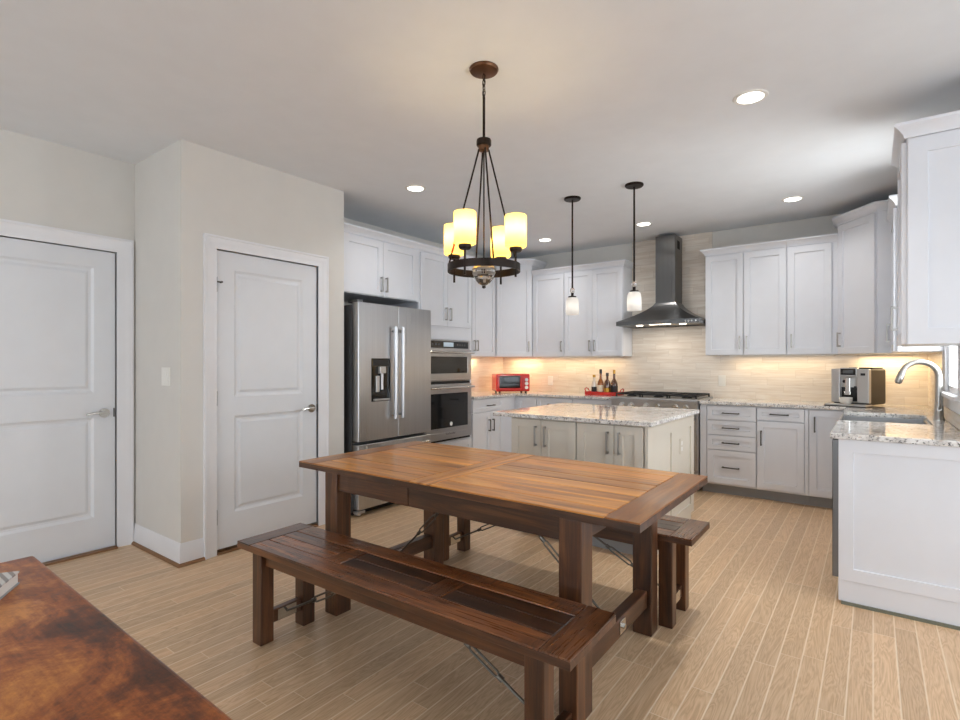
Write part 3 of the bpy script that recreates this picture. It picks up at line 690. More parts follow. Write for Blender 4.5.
MB().fbox(F7, -4.07, -3.462, .1, .875, -.52, -.002).build('tub', M['greyfab'], c)
MB().fbox(F7, -4.07, -3.462, .0, .1, -.5, -.06).build('toe_kick', M['black'], c)
MB().fbox(F7, -4.066, -3.466, .125, .873, -.001, .03, .003).build('door', M['darksteel'], c)
c = thing('end_panel', 'white framed end panel closing the sink counter run, facing the camera', 'cabinet panel', (.13, 3.44, 0))
F8 = Fr((0, 3.435, 0), (1, 0), (0, -1))
MB().shaker(F8, PF, .47, .128, .882, -.02, .032, .066, .009).build('framed_panel', M['cab'], c)
MB().fbox(F8, PF, .47, .016, .128, -.02, .006).build('base_strip', M['cab'], c)
MB().fbox(F8, PF+.012, .47, 0, .016, -.02, .016).build('shoe_molding', M['olive'], c, 'grey-green shoe strip')

# worktops
def slab(name, poly, label, at, z0=.884, z1=.914):
    o = MB().prism(poly, z0, z1).build(name, M['granite'], at=at); tag(o, label, 'countertop')
    bv = o.modifiers.new('edge', 'BEVEL'); bv.width = .004; bv.segments = 2; bv.limit_method = 'ANGLE'; return o
slab('worktop', [(-4.137, 4.648), (-3.548, 4.648), (-3.548, 5.49), (-2.288, 5.49), (-2.288, 6.087), (-4.137, 6.087)], 'speckled granite worktop in the left corner, under the red toaster oven', (-3.4, 5.7, .884))
slab('worktop', [(-1.384, 6.087), (-1.384, 5.49), (-.187, 5.49), (-.187, 4.945), (.295, 4.945), (.295, 4.215), (-.187, 4.215), (-.187, 3.405), (WX-.013, 3.405), (WX-.013, 6.087)],
     'speckled granite worktop around the sink, under the coffee machine', (-.1, 5.0, .884))
# island
isl = thing('kitchen_island', 'greige island cabinet with four front doors behind the dining table', 'kitchen island', (-1.7, 3.9, 0))
FI = Fr((0, 3.38, 0), (1, 0), (0, -1))
MB().box(-2.215, -1.18, 3.3805, 4.42, .1, .883).build('body', M['island'], isl)
MB().box(-2.15, -1.22, 3.455, 4.345, 0, .1).build('toe_kick', M['toe'], isl)
for a0, a1, h in ((-2.208, -1.952, -1.99), (-1.948, -1.672, -1.912), (-1.664, -1.392, -1.432), (-1.388, -1.192, -1.35)):
    d = front(FI, 'door', a0, a1, .112, .872, isl, .058, 'island'); pull(FI, h, .755, T, .15, True, d)
FS = Fr((-1.18, 0, 0), (0, 1), (1, 0))
mb = MB()
mb.fbox(FS, 3.36, 3.44, .02, .883, -.0, .02); mb.fbox(FS, 4.36, 4.44, .10, .883, 0, .02); mb.fbox(FS, 3.44, 4.36, .79, .883, 0, .02); mb.fbox(FS, 3.44, 4.36, .0, .17, 0, .02)
mb.fbox(FS, 3.86, 3.94, .17, .79, 0, .02)
for q0, q1 in ((3.44, 3.86), (3.94, 4.36)): mb.fbox(FS, q0, q1, .17, .79, 0, .010)
mb.build('side_panel', M['island'], isl)
o = MB().box(-2.352, -1.125, 3.315, 4.475, .884, .914).build('island_worktop', M['granite'], at=(-1.74, 3.9, .884)); tag(o, 'square speckled granite slab on top of the island', 'countertop')
bv = o.modifiers.new('edge', 'BEVEL'); bv.width = .004; bv.segments = 2
def outlet(f, a, b, label, name='outlet', rocker=False, w=.072, h=.118, mat='plate'):
    c = thing(name, label, 'wall outlet' if not rocker else 'light switch', f.p(a, b, 0))
    MB().fbox(f, a-w/2, a+w/2, b-h/2, b+h/2, 0, .006, .002).build('cover_plate', M[mat], c)
    if rocker: MB().fbox(f, a-.017, a+.017, b-.034, b+.034, .006, .010, .001).build('rocker', M['plate'], c)
    else:
        for s in (-1, 1):
            MB().fbox(f, a-.017, a+.017, b+s*.022-.014, b+s*.022+.014, .006, .008).build('socket', M['plate'], c)
    return c
outlet(FS.__class__((-1.17, 0, 0), (0, 1), (1, 0)), 4.12, .66, 'pale outlet set in the right side panel of the island', mat='island')
FT = Fr((0, 6.088, 0), (1, 0), (0, -1))
outlet(FT, -1.30, 1.10, 'white outlet on the tiled wall right of the range')
outlet(FT, -3.39, 1.06, 'white outlet on the tiled wall right of the red toaster oven')
outlet(Fr((0, 1.55, 0), (1, 0), (0, -1)), -3.74, 1.20, 'white rocker light switch on the pantry side wall, left of the pantry door', 'light_switch', True, .12, .12)

# ------------------------------------------------------------------ refrigerator
fr_ = thing('refrigerator', 'stainless french-door refrigerator with water dispenser beside the pantry wall', 'refrigerator', (-3.8, 3.32, 0))
FF = Fr((-3.50, 0, 0), (0, 1), (1, 0))
MB().fbox(FF, 2.905, 3.790, .03, 1.78, -.62, -.006).build('body', M['greyfab'], fr_)
MB().fbox(FF, 2.92, 3.775, .0, .055, -.5, -.02).build('base_grille', M['black'], fr_)
ld = MB().fbox(FF, 2.900, 3.356, .63, 1.80, 0, .078, .006)
ld = ld.build('door', M['steel'], fr_, 'left stainless door with dispenser')
rd = MB().fbox(FF, 3.360, 3.797, .63, 1.80, 0, .078, .006).build('door', M['steel'], fr_)
dr = MB().fbox(FF, 2.900, 3.797, .062, .605, 0, .078, .006).build('freezer_drawer', M['steel'], fr_)
def bar(pts, r, posts, mat, parent, inner):
    h = MB(); h.tube(pts, r, 14)
    for a, b in posts: h.tube([a, b], r*.8, 10)
    return h.build('handle', M[mat], parent)
for a, p in ((3.288, ld), (3.375, rd)):
    bar([FF.p(a, .80, .122), FF.p(a, 1.61, .122)], .018, [(FF.p(a, z, .078), FF.p(a, z, .122)) for z in (.835, 1.575)], 'steel', p, 0)
bar([FF.p(2.96, .555, .13), FF.p(3.72, .555, .13)], .013, [(FF.p(a, .555, .078), FF.p(a, .555, .13)) for a in (3.0, 3.68)], 'chrome', dr, 0)
for a in (2.945,): MB().fbox(FF, a-.03, a+.03, 1.80, 1.825, -.08, .05, .004).build('hinge_cover', M['darksteel'], fr_)
dsp = MB()
dsp.loops(FF, 3.042, 3.252, .960, 1.33, [(0, .078), (0, .084), (.008, .084), (.010, .079)], False); dsp = dsp.build('dispenser', M['blackglass'], ld, 'black water and ice dispenser')
MB().fbox(FF, 3.052, 3.242, 1.265, 1.32, .079, .087, .001).build('dispenser', M['black'], ld, 'dispenser control strip')
q = MB(); q.fbox(FF, 3.112, 3.182, 1.20, 1.26, .079, .11, .004); q.tube([FF.p(3.147, 1.20, .095), FF.p(3.147, 1.06, .095)], .013, 10); q.fbox(FF, 3.06, 3.234, .968, .982, .079, .105, .002)
q.fbox(FF, 3.085, 3.125, 1.04, 1.18, .079, .092, .004)
q.build('dispenser_spout', M['silver'], ld)
MB().disc(FF, 2.985, .575, .078, .081, .013).build('emblem', M['chrome'], dr)
q = MB(); q.disc(FF, 2.925, .03, .02, .06, .02); q.fbox(FF, 2.91, 3.0, .02, .045, .0, .05, .004); q.build('foot', M['silver'], fr_)

# ------------------------------------------------------------------ wall oven and microwave
FO = Fr((-3.585, 0, 0), (0, 1), (1, 0))
mw = thing('microwave_oven', 'built-in stainless microwave with black control panel above the wall oven', 'microwave', (-3.8, 4.22, 1.10))
mb = MB(); mb.fbox(FO, 3.85, 4.598, 1.104, 1.530, -.45, .012); mb.build('body', M['steelh'], mw)
MB().fbox(FO, 3.872, 4.565, 1.445, 1.518, .012, .018, .002).build('control_panel', M['blackglass'], mw)
MB().fbox(FO, 4.15, 4.31, 1.46, 1.506, .018, .0195).build('display', M['display'], mw)
q = MB()
for a in (3.93, 3.98, 4.03, 4.08, 4.38, 4.42, 4.46, 4.50): q.fbox(FO, a-.012, a+.012, 1.474, 1.492, .018, .019)
q.build('button_row', M['greyfab'], mw)
d = MB(); d.loops(FO, 3.852, 4.596, 1.108, 1.432, [(0, .013), (0, .034), (.004, .038), (.07, .038), (.072, .034)]); d = d.build('door', M['steelh'], mw)
MB().fbox(FO, 3.925, 4.523, 1.182, 1.356, .034, .0365).build('window_glass', M['blackglass'], d)
bar([FO.p(3.87, 1.40, .085), FO.p(4.58, 1.40, .085)], .012, [(FO.p(a, 1.40, .036), FO.p(a, 1.40, .085)) for a in (3.90, 4.55)], 'chrome', d, 0)
ov = thing('wall_oven', 'built-in stainless wall oven with dark glass door below the microwave', 'oven', (-3.8, 4.22, .48))
MB().fbox(FO, 3.85, 4.598, .475, 1.10, -.45, .012).build('body', M['steelh'], ov)
MB().fbox(FO, 3.86, 4.59, 1.072, 1.098, .012, .02).build('vent_strip', M['gap'], ov)
d = MB(); d.loops(FO, 3.852, 4.596, .50, 1.068, [(0, .013), (0, .036), (.004, .040), (.07, .040), (.072, .037)]); d = d.build('door', M['steelh'], ov)
MB().fbox(FO, 3.922, 4.526, .62, .975, .036, .0415).build('window_glass', M['blackglass'], d)
bar([FO.p(3.87, 1.035, .088), FO.p(4.58, 1.035, .088)], .012, [(FO.p(a, 1.035, .038), FO.p(a, 1.035, .088)) for a in (3.90, 4.55)], 'chrome', d, 0)
MB().disc(FO, 4.245, .655, .0415, .0425, .022).build('emblem', M['whiteenamel'], d, 'round white emblem sticker on the oven glass')
text('KitchenAid', FO, 4.235, .555, .0405, .034, M['greyfab'], d)
MB().fbox(FO, 3.86, 4.59, .478, .496, .012, .02).build('vent_strip', M['gap'], ov)

# ------------------------------------------------------------------ range and hood
rg = thing('range', 'stainless gas range with black grates and a row of knobs, under the hood', 'range', (-1.835, 5.78, 0))
FR = Fr((0, 5.50, 0), (1, 0), (0, -1)); RX0, RX1 = -2.283, -1.389
MB().fbox(FR, RX0, RX1, .09, .905, -.58, 0).build('body', M['steelh'], rg)
MB().fbox(FR, RX0+.02, RX1-.02, 0, .09, -.5, -.06).build('toe_kick', M['black'], rg)
MB().fbox(FR, RX0, RX1, .905, .926, -.585, .055, .004).build('cooktop', M['steelh'], rg)
MB().hexa([FR.p(RX0, .79, 0), FR.p(RX1, .79, 0), FR.p(RX1, .79, .045), FR.p(RX0, .79, .045), FR.p(RX0, .905, 0), FR.p(RX1, .905, 0), FR.p(RX1, .905, .055), FR.p(RX0, .905, .055)], .003).build('control_panel', M['steelh'], rg)
for a in (-2.16, -2.06, -1.90, -1.78, -1.60, -1.50):
    k = MB(); k.disc(FR, a, .845, .045, .058, .027); k.disc(FR, a, .845, .058, .088, .021); k.build('knob', M['chrome'], rg)
d = MB().fbox(FR, RX0+.004, RX1-.004, .22, .78, .001, .036, .004).build('oven_door', M['steelh'], rg)
MB().fbox(FR, RX0+.15, RX1-.15, .38, .62, .036, .038).build('window_glass', M['blackglass'], d)
bar([FR.p(RX0+.04, .735, .095), FR.p(RX1-.02, .735, .095)], .014, [(FR.p(a, .735, .036), FR.p(a, .735, .095)) for a in (RX0+.08, RX1-.06)], 'iron', d, 0)
MB().fbox(FR, RX0+.004, RX1-.004, .10, .21, .001, .03, .004).build('lower_drawer', M['steelh'], rg)
for i in range(3):
    x0 = RX0+.025+i*.285; x1 = x0+.275; g = MB(); y0, y1 = 5.51, 6.04
    for x in (x0, (x0+x1)/2-.007, x1-.014): g.box(x, x+.014, y0, y1, .948, .964, .002)
    for y in (y0, y0+.13, (y0+y1)/2, y1-.145, y1-.014): g.box(x0, x1, y, y+.014, .948, .964, .002)
    for x in (x0, x1-.014):
        for y in (y0, y1-.014): g.box(x, x+.014, y, y+.014, .926, .95)
    g.build('grate', M['iron'], rg)
for x in (-2.13, -1.836, -1.545):
    for y in (5.65, 5.91):
        MB().lathe([(.0, .926), (.05, .926), (.05, .936), (.034, .938), (.034, .944), (0, .945)], (x, y, 0), 18).build('burner', M['iron'], rg)
hd = thing('range_hood', 'stainless chimney range hood on the tiled wall above the range', 'range hood', (-1.82, 5.8, 1.70))
HX0, HX1, HY0, HY1 = -2.285, -1.408, 5.585, 6.087
CX0, CX1, CY0 = -1.930, -1.712, 5.82
mb = MB()
def ring(x0, x1, y0, y1, z): return [mb.bm.verts.new(p) for p in ((x0, y0, z), (x1, y0, z), (x1, y1, z), (x0, y1, z))]
secs = [(0, 1.745), (.06, 1.752)]
rs = [ring(HX0+.02, HX1-.02, HY0+.02, HY1, 1.705), ring(HX0, HX1, HY0, HY1, 1.70), ring(HX0, HX1, HY0, HY1, 1.745)]
for k in range(1, 9):
    t = k/8; e = t**1.0; w = (1-t)**1.35
    rs.append(ring(CX0+(HX0-CX0)*w, CX1+(HX1-CX1)*w, CY0+(HY0-CY0)*w, HY1, 1.745+.205*(t*.85+.15*t*t)))
for r0, r1 in zip(rs, rs[1:]):
    for i in range(4): j = (i+1) % 4; mb.bm.faces.new((r0[i], r0[j], r1[j], r1[i]))
mb.bm.faces.new(rs[0][::-1]); mb.bm.faces.new(rs[-1]); mb.build('canopy', M['hoodsteel'], hd, smooth=25)
ch = MB().box(CX0+.003, CX1-.003, CY0+.003, HY1, 1.945, CEIL-.03, .002).build('chimney', M['hoodsteel'], hd)
FCH = Fr((CX1-.003, 0, 0), (0, 1), (1, 0)); MB().fbox(FCH, 5.90, 5.99, 2.54, 2.63, 0, .0015).build('vent_opening', M['gap'], ch)
FH = Fr((0, HY0, 0), (1, 0), (0, -1))
q = MB()
for a in (-1.54, -1.51, -1.48, -1.44): q.disc(FH, a, 1.722, 0, .004, .009)
q.build('button_row', M['chrome'], hd)
for x in (-2.06, -1.60): MB().lathe([(.0, 0), (.035, 0), (.035, .006), (0, .006)], (x, 5.70, 1.696), 16).build('lamp_lens', M['hoodlens'], hd)
MB().box(-1.92, -1.70, 5.60, 5.63, 1.697, 1.701).build('lamp_lens', M['hoodlens'], hd)
area('hood_lamp_light', (-1.82, 5.75, 1.69), (0, 0, -1), .5, .1, 2.2, (1, .9, .78), parent=hd)

# ------------------------------------------------------------------ sink and faucet
sk = thing('sink', 'stainless apron-front sink set in the granite worktop by the window', 'sink', (.05, 4.58, .66))
mb = MB(); sx0, sx1, sy0, sy1 = -.19, .298, 4.212, 4.948; zb, zt = .67, .8825
mb.box(sx0, sx0+.012, sy0+.006, sy1-.006, zb, .900, .003); mb.box(sx1-.012, sx1, sy0, sy1, zb, zt); mb.box(sx0+.012, sx1-.012, sy0, sy0+.012, zb, zt); mb.box(sx0+.012, sx1-.012, sy1-.012, sy1, zb, zt)
mb.box(sx0+.012, sx1-.012, sy0+.012, sy1-.012, zb, zb+.012); mb.build('basin', M['steelh'], sk)
MB().lathe([(0, .683), (.042, .683), (.045, .685), (.03, .689), (0, .686)], (.08, 4.6, 0), 18).build('drain', M['chrome'], sk)
fc = thing('faucet', 'tall curved nickel gooseneck faucet behind the sink', 'faucet', (.345, 4.57, .914))
fx, fy = .345, 4.57
mb = MB(); mb.lathe([(0, 0), (.031, 0), (.031, .012), (.026, .02), (.024, .10), (.021, .115), (.0, .115)], (fx, fy, .914), 20); mb.build('base', M['nickel'], fc)
R_ = .098; pts = [(fx, fy, 1.02)]+[(fx, fy, 1.02+.03*k) for k in range(1, 5)]; dirx, diry = -.985, -.17
rad = [.0195]*5; cz = 1.20
for k in range(0, 15):
    a = math.pi*k/14*.93; pts.append((fx+dirx*(R_-R_*math.cos(a)), fy+diry*(R_-R_*math.cos(a)), cz+R_*math.sin(a))); rad.append(.0185 if k < 9 else .0175)
MB().tube(pts, rad, 16).build('spout', M['nickel'], fc)
p, p0 = Vector(pts[-1]), Vector(pts[-2]); dv = (p-p0).normalized()
MB().tube([p-dv*.01, p+dv*.03, p+dv*.062, p+dv*.07], [.019, .0215, .021, .016], 16).build('spray_head', M['nickel'], fc)
MB().tube([p+dv*.07, p+dv*.073], .014, 14).build('spray_nozzle', M['black'], fc)
hl = MB(); hl.tube([(fx, fy-.015, .99), (fx, fy-.045, .99)], .013, 12); hl.tube([(fx, fy-.042, .99), (fx+.01, fy-.06, 1.03), (fx+.012, fy-.068, 1.075)], [.009, .007, .006], 10); hl.build('handle', M['nickel'], fc)

# ------------------------------------------------------------------ worktop appliances
def local_thing(name, label, cat, loc, deg, group=None):
    o = thing(name, label, cat, (0, 0, 0), group); return o
def place(o, loc, deg): o.location = loc; o.rotation_euler = (0, 0, math.radians(deg))
FZ = Fr((0, 0, 0), (1, 0), (0, -1))            # a local front: faces -Y before the thing is turned
# red toaster oven, origin at the centre of its base, front at y = -.15
to = thing('toaster_oven', 'red toaster oven in the left corner of the worktop', 'toaster oven')
W2, DY, HB, HT = .218, .15, .018, .238
mb = MB(); mb.fbox(FZ, -W2, W2, HB, HT, -DY, DY-.012, .014); mb.build('body', M['red'], to)
FT2 = Fr((0, -DY, 0), (1, 0), (0, -1))
MB().fbox(FT2, .122, W2-.008, HB+.01, HT-.008, -.013, .004, .004).build('control_panel', M['red'], to)
for b, r in ((.165, .020), (.118, .021), (.068, .021)):
    k = MB(); k.disc(FT2, .166, b, .004, .022, r); k.fbox(FT2, .163, .169, b-.019, b+.019, .022, .027); k.build('knob', M['plate'] if b < .15 else M['silver'], to)
d = MB(); d.loops(FT2, -W2+.012, .116, HB+.018, HT-.012, [(0, -.013), (0, .006), (.004, .009), (.022, .009), (.024, .004)]); d = d.build('door', M['red'], to)
MB().fbox(FT2, -W2+.037, .084, HB+.044, HT-.037, .003, .0055).build('window_glass', M['blackglass'], d)
h = MB(); h.tube([FT2.p(-W2+.04, HT-.030, .035), FT2.p(.08, HT-.030, .035)], .008, 10)
for a in (-W2+.06, .06): h.tube([FT2.p(a, HT-.030, .006), FT2.p(a, HT-.030, .035)], .006, 8)
h.build('handle', M['pewter'], d)
for x in (-.17, .17):
    for y in (-.11, .11): MB().lathe([(0, 0), (.014, 0), (.014, .02), (0, .02)], (x, y, 0), 12).build('foot', M['black'], to)
place(to, (-3.735, 5.665, .914), 47)

# red tray and the four bottles standing in it (tray centre at world)
tcx, tcy = -2.515, 5.79
tr = thing('tray', 'red metal serving tray holding four bottles, left of the range', 'tray', (tcx, tcy, .914))
mb = MB(); tw, td = .20, .075
mb.box(tcx-tw, tcx+tw, tcy-td, tcy+td, .920, .926)
mb.sweep([(tcx-tw, tcy-td), (tcx+tw, tcy-td), (tcx+tw, tcy+td), (tcx-tw, tcy+td), (tcx-tw, tcy-td+.0005)], [(0, .916), (.006, .916), (.012, .956), (.007, .957), (0, .922)], left=False)
for x in (tcx-tw+.02, tcx+tw-.02):
    for y in (tcy-td+.02, tcy+td-.02): mb.tube([(x, y, .914), (x, y, .922)], .008, 8)
mb.build('tray_body', M['red'], tr)
for s in (-1, 1):
    x = tcx+s*(tw+.006); MB().tube([(x, tcy-.05, .95), (x+s*.016, tcy-.045, .985), (x+s*.02, tcy, .995), (x+s*.016, tcy+.045, .985), (x, tcy+.05, .95)], .006, 8).build('handle', M['red'], tr)
def bottle(x, y, prof, mat, labmat, capmat, label, lab, cap):
    z = .926; b = thing('bottle', label, 'bottle', (x, y, z), 'bottles on the red tray')
    MB().lathe(prof, (x, y, z), 20).build('glass_body', M[mat], b)
    r = max(p[0] for p in prof)+.0012
    MB().lathe([(r-.002, lab[0]), (r, lab[0]), (r, lab[1]), (r-.002, lab[1])], (x, y, z), 20).build('paper_label', M[labmat], b)
    MB().lathe([(0, cap[0]), (cap[2], cap[0]), (cap[2], cap[1]-.004), (cap[2]-.003, cap[1]), (0, cap[1])], (x, y, z), 14).build('cap', M[capmat], b)
    return b
def prof(r, hb, hs, h, rn): return [(0, 0), (r*.9, 0), (r, .006), (r, hb), (r*.8, hb+(hs-hb)*.45), (rn, hs), (rn, h), (0, h)]
bottle(tcx-.125, tcy, prof(.030, .11, .16, .20, .012), 'bottle_clear', 'labelblack', 'gold', 'pale clear bottle at the left end of the red tray', (.015, .085), (.195, .225, .017))
bottle(tcx-.045, tcy+.005, prof(.037, .12, .185, .25, .013), 'bottle_amber', 'label', 'labelblack', 'tall amber bottle with cream label, second from the left on the red tray', (.03, .105), (.24, .29, .015))
bottle(tcx+.04, tcy, prof(.037, .13, .175, .225, .014), 'bottle_dark', 'gold', 'labelblack', 'dark brown bottle with gold label, third from the left on the red tray', (.02, .075), (.215, .25, .017))
bottle(tcx+.122, tcy+.004, prof(.040, .115, .185, .25, .013), 'bottle_dark', 'labelblack', 'gold', 'tall dark bottle with black label at the right end of the red tray', (.02, .10), (.24, .285, .015))

# coffee machine: front faces -Y before turning, base centre at origin
cm = thing('coffee_machine', 'silver and brown automatic coffee machine on the right worktop', 'coffee machine')
mb = MB(); mb.box(-.14, .14, -.13, .21, .012, .325, .018, 0, 3); mb.build('body', M['brown_plastic'], cm)
FC = Fr((0, -.13, 0), (1, 0), (0, -1))
mb = MB()
mb.fbox(FC, -.145, -.075, .03, .325, -.02, .03, .006); mb.fbox(FC, .055, .145, .03, .325, -.02, .03, .008); mb.fbox(FC, -.075, .055, .255, .335, -.02, .034, .005); mb.fbox(FC, -.075, .055, .03, .255, -.02, .002)
mb.build('front_fascia', M['silver'], cm)
MB().fbox(FC, -.068, .048, .272, .326, .034, .037, .001).build('screen', M['blackglass'], cm)
MB().fbox(FC, -.050, .030, .285, .315, .037, .038).build('display', M['greyfab'], cm)
MB().fbox(FC, -.073, .053, .045, .165, .002, .004).build('brew_recess', M['black'], cm)
q = MB(); q.fbox(FC, -.03, .01, .12, .25, .002, .045, .006); q.fbox(FC, -.035, .015, .10, .13, .01, .05, .004); q.build('coffee_spout', M['chrome'], cm)
q = MB(); q.disc(FC, -.045, .215, .002, .02, .014); q.fbox(FC, .025, .045, .12, .14, .004, .01); q.fbox(FC, .025, .045, .155, .175, .004, .01); q.build('button_row', M['black'], cm)
MB().box(-.16, .15, -.245, -.10, 0, .022, .005).build('drip_tray', M['silver'], cm)
MB().box(-.165, .155, -.25, -.10, -.0, .008, .002).build('tray_base', M['black'], cm)
MB().lathe([(0, 0), (.035, 0), (.048, .02), (.05, .055), (.046, .056), (.042, .022), (0, .008)], (-.02, -.185, .022), 20).build('cup', M['plate'], cm, 'small white cup under the spout')
MB().fbox(FC, .083, .118, .268, .288, .030, .033, .004).build('emblem', M['labelblack'], cm)
MB().box(-.05, .13, -.05, .17, .325, .337, .004).build('bean_lid', M['black'], cm)
place(cm, (-.11, 5.74, .914), -20)

# ------------------------------------------------------------------ lamps
Rv, Fv = Vector((.8015, .598)), Vector((-.598, .8015))
chd = thing('chandelier', 'dark bronze four-light ring chandelier with amber glass shades over the dining table', 'chandelier', (-1.512, 2.058, 1.75))
cx, cy = -1.512, 2.058
MB().lathe([(0, CEIL), (.070, CEIL), (.071, CEIL-.006), (.066, CEIL-.014), (.02, CEIL-.020), (0, CEIL-.020)], (cx, cy, 0), 32).build('canopy', M['copper'], chd)
q = MB(); z = CEIL-.028
for i in range(5):
    zc = z-.014-i*.025; n = 14; pts = []
    for k in range(n+1):
        a = 2*math.pi*k/n; w = .008*math.cos(a); h = .018*math.sin(a); pts.append((cx+(w if i % 2 else 0), cy+(0 if i % 2 else w), zc+h))
    q.tube(pts, .0022, 6, cap=False)
q.build('chain', M['bronze'], chd)
q = MB(); q.tube([(cx+.004, cy+.004, CEIL-.03), (cx-.004, cy, 2.62), (cx+.004, cy, 2.56)], .0025, 6); q.build('cord', M['bronze'], chd)
MB().tube([(cx, cy, 2.575), (cx, cy, 2.36)], .0065, 12).build('stem', M['bronze'], chd)
MB().lathe([(0, 2.372), (.034, 2.372), (.036, 2.366), (.036, 2.345), (.032, 2.34), (0, 2.34)], (cx, cy, 0), 28).build('hub', M['bronze'], chd)
MB().lathe([(0, 2.34), (.026, 2.34), (.024, 2.318), (0, 2.316)], (cx, cy, 0), 24).build('hub_collar', M['copper'], chd)
RZ = 1.748; RR = .176
MB().lathe([(RR, RZ-.018), (RR, RZ+.018), (RR-.008, RZ+.018), (RR-.008, RZ-.018)], (cx, cy, 0), 56, closed=True).build('ring', M['bronze'], chd)
def rd_(ang, r): v = Rv*math.cos(ang)*r+Fv*math.sin(ang)*r; return cx+v.x, cy+v.y
for k in range(4):
    a = math.radians(-120.7+90*k); x, y = rd_(a, RR-.004)
    q = MB(); q.tube([(x, y, RZ-.055), (x, y, RZ+.065)], .0055, 10); q.lathe([(0, RZ+.060), (.024, RZ+.062), (.030, RZ+.070), (.030, RZ+.082), (0, RZ+.082)], (x, y, 0), 20)
    arm = q.build('arm', M['bronze'], chd)
    MB().lathe([(.012, RZ+.083), (.046, RZ+.084), (.051, RZ+.090), (.051, RZ+.228), (.049, RZ+.232)], (x, y, 0), 28).build('glass_shade', M['amber'], arm)
    L = bpy.data.lights.new('bulb_light', 'POINT'); L.energy = 1.55; L.color = (1, .74, .37); L.shadow_soft_size = .018
    lo = bpy.data.objects.new('bulb_light', L); COL.objects.link(lo); lo.parent = arm; lo.location = Vector((x, y, RZ+.165))-OFF[arm]
    a2 = a+math.radians(45); x2, y2 = rd_(a2, RR-.004); hx, hy = rd_(a2, .024)
    MB().tube([(hx, hy, 2.325), (x2, y2, RZ+.012)], .0042, 8).build('suspension_rod', M['bronze'], chd)
    if k == 3:
        A, B = Vector((hx, hy, 2.325)), Vector((x2, y2, RZ+.012)); MB().tube([A.lerp(B, .80), A.lerp(B, .90)], .0052, 8).build('rod_tint', M['redtint'], chd, 'short red tint on a rod')  # red tint of the rod itself, drawn as a thin tube around it
MB().tube([(cx, cy, 2.32), (cx, cy, RZ-.02)], .0035, 8).build('center_rod', M['bronze'], chd)
MB().lathe([(0, RZ+.03), (.02, RZ+.028), (.05, RZ+.006), (.058, RZ-.004), (.058, RZ-.01), (0, RZ-.01)], (cx, cy, 0), 24).build('crystal_cap', M['nickel'], chd)
MB().lathe([(.056, RZ-.010), (.058, RZ-.020), (.048, RZ-.048), (.028, RZ-.072), (.010, RZ-.082), (0, RZ-.083)], (cx, cy, 0), 12).build('crystal_bowl', M['crystal'], chd, 'faceted clear crystal bowl', smooth=5)
MB().lathe([(0, RZ-.082), (.009, RZ-.084), (.009, RZ-.094), (0, RZ-.098)], (cx, cy, 0), 12).build('finial', M['bronze'], chd)

def pendant(x, y, zs, label):
    p = thing('pendant_light', label, 'pendant light', (x, y, zs), 'pendants over the island')
    MB().lathe([(0, CEIL), (.072, CEIL), (.073, CEIL-.010), (.066, CEIL-.018), (0, CEIL-.020)], (x, y, 0), 28).build('canopy', M['bronze'], p)
    MB().tube([(x, y, CEIL-.02), (x, y, zs+.23)], .0075, 10).build('stem', M['bronze'], p)
    MB().lathe([(0, zs+.233), (.014, zs+.230), (.022, zs+.216), (.022, zs+.204), (.014, zs+.19), (0, zs+.187)], (x, y, 0), 14).build('crystal_ball', M['crystal'], p)
    MB().lathe([(0, zs+.19), (.012, zs+.19), (.012, zs+.165), (.034, zs+.160), (.036, zs+.148), (0, zs+.148)], (x, y, 0), 20).build('shade_holder', M['bronze'], p)
    MB().lathe([(.014, zs+.15), (.040, zs+.148), (.049, zs+.138), (.055, zs+.10), (.057, zs+.03), (.056, 0+zs)], (x, y, 0), 28).build('glass_shade', M['frost'], p)
    L = bpy.data.lights.new('bulb_light', 'POINT'); L.energy = .10; L.color = (1, .95, .88); L.shadow_soft_size = .02
    lo = bpy.data.objects.new('bulb_light', L); COL.objects.link(lo); lo.parent = p; lo.location = (0, 0, .07)
pendant(-2.085, 4.13, 1.706, 'left of the two slim pendants over the island, white glass shade')
pendant(-1.53, 4.11, 1.708, 'right of the two slim pendants over the island, hanging in front of the hood')

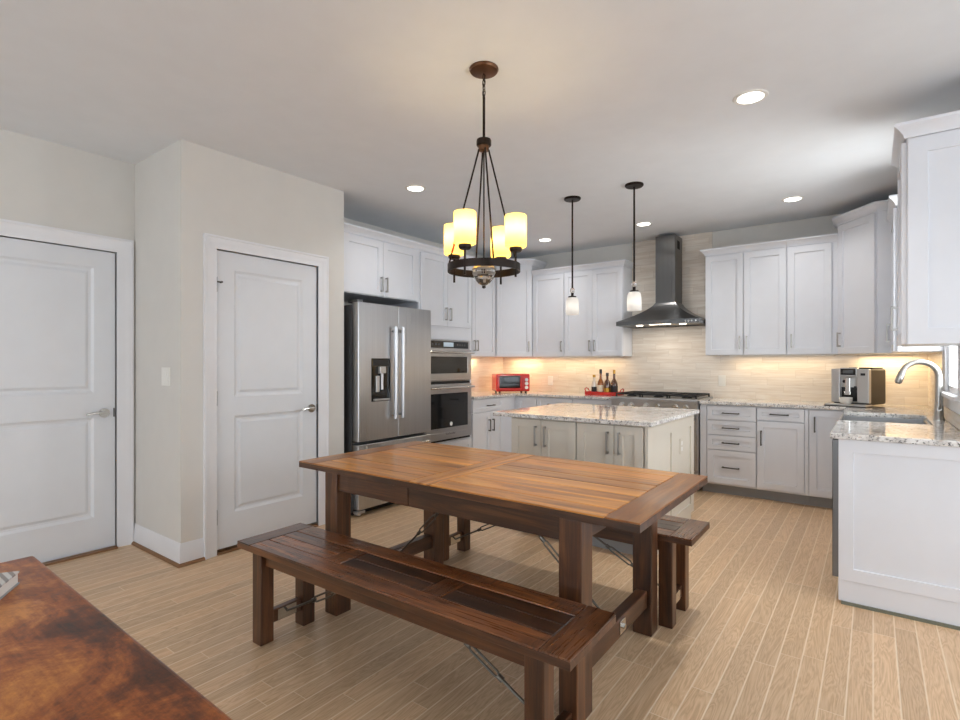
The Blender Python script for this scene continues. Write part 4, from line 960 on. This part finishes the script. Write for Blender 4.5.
def downlight(x, y, label, power=4.1, spread=125):
    d = thing('recessed_light', label, 'recessed light', (x, y, CEIL), 'round recessed ceiling lights')
    MB().lathe([(.062, CEIL-.001), (.066, CEIL-.006), (.082, CEIL-.005), (.086, CEIL), (.062, CEIL)], (x, y, 0), 32, closed=True).build('trim_ring', M['plate'], d)
    MB().lathe([(0, CEIL-.004), (.064, CEIL-.004), (.064, CEIL), (0, CEIL)], (x, y, 0), 32).build('lens', M['lens'], d)
    area('downlight_lamp', (x, y, CEIL-.008), (0, 0, -1), .12, .12, power, (1, .98, .96), math.radians(spread), d, 'DISK')
for x, y, l in ((-.527, 3.13, 'recessed ceiling light nearest the camera, large and right of the chandelier'),
                (-2.99, 3.13, 'recessed ceiling light in front of the refrigerator cabinets, left of the chandelier'),
                (-3.04, 5.33, 'small recessed ceiling light near the left kitchen corner, left of the pendants'),
                (-1.885, 5.33, 'recessed ceiling light in front of the range hood chimney'),
                (-.56, 5.29, 'recessed ceiling light above the upper cabinets right of the hood')):
    downlight(x, y, l, *((5.5, 105) if (x, y) == (-.527, 3.13) else (2.6, 125) if (x, y) == (-2.99, 3.13) else (3.0, 130)))

# under-cabinet strips (slim fixtures fixed under the uppers, each with its own lamp)
def strip(x0, x1, y0, y1, label, power, z=1.368):
    s = thing('undercabinet_light', label, 'strip light', ((x0+x1)/2, (y0+y1)/2, z), 'strip lights under the upper cabinets')
    MB().box(x0, x1, y0, y1, z-.012, z+.001, .002).build('strip_body', M['plate'], s)
    area('strip_lamp', ((x0+x1)/2, (y0+y1)/2, z-.014), (0, .0, -1), x1-x0-.02, y1-y0-.008, power, (1, .74, .42), parent=s)
strip(-3.44, -2.36, 5.95, 5.98, 'slim warm strip light under the cabinets left of the hood', 2.0)
strip(-1.20, -.30, 5.95, 5.98, 'slim warm strip light under the cabinets right of the hood', 1.5)
strip(-4.09, -4.06, 4.75, 5.45, 'slim warm strip light under the cabinet beside the wall oven', 2.0)
strip(-3.98, -3.52, 5.95, 5.98, 'slim warm strip light under the left corner cabinet above the toaster oven', 2.0)
strip(-.10, .32, 5.98, 6.01, 'slim warm strip light under the right corner cabinet', 2.0)
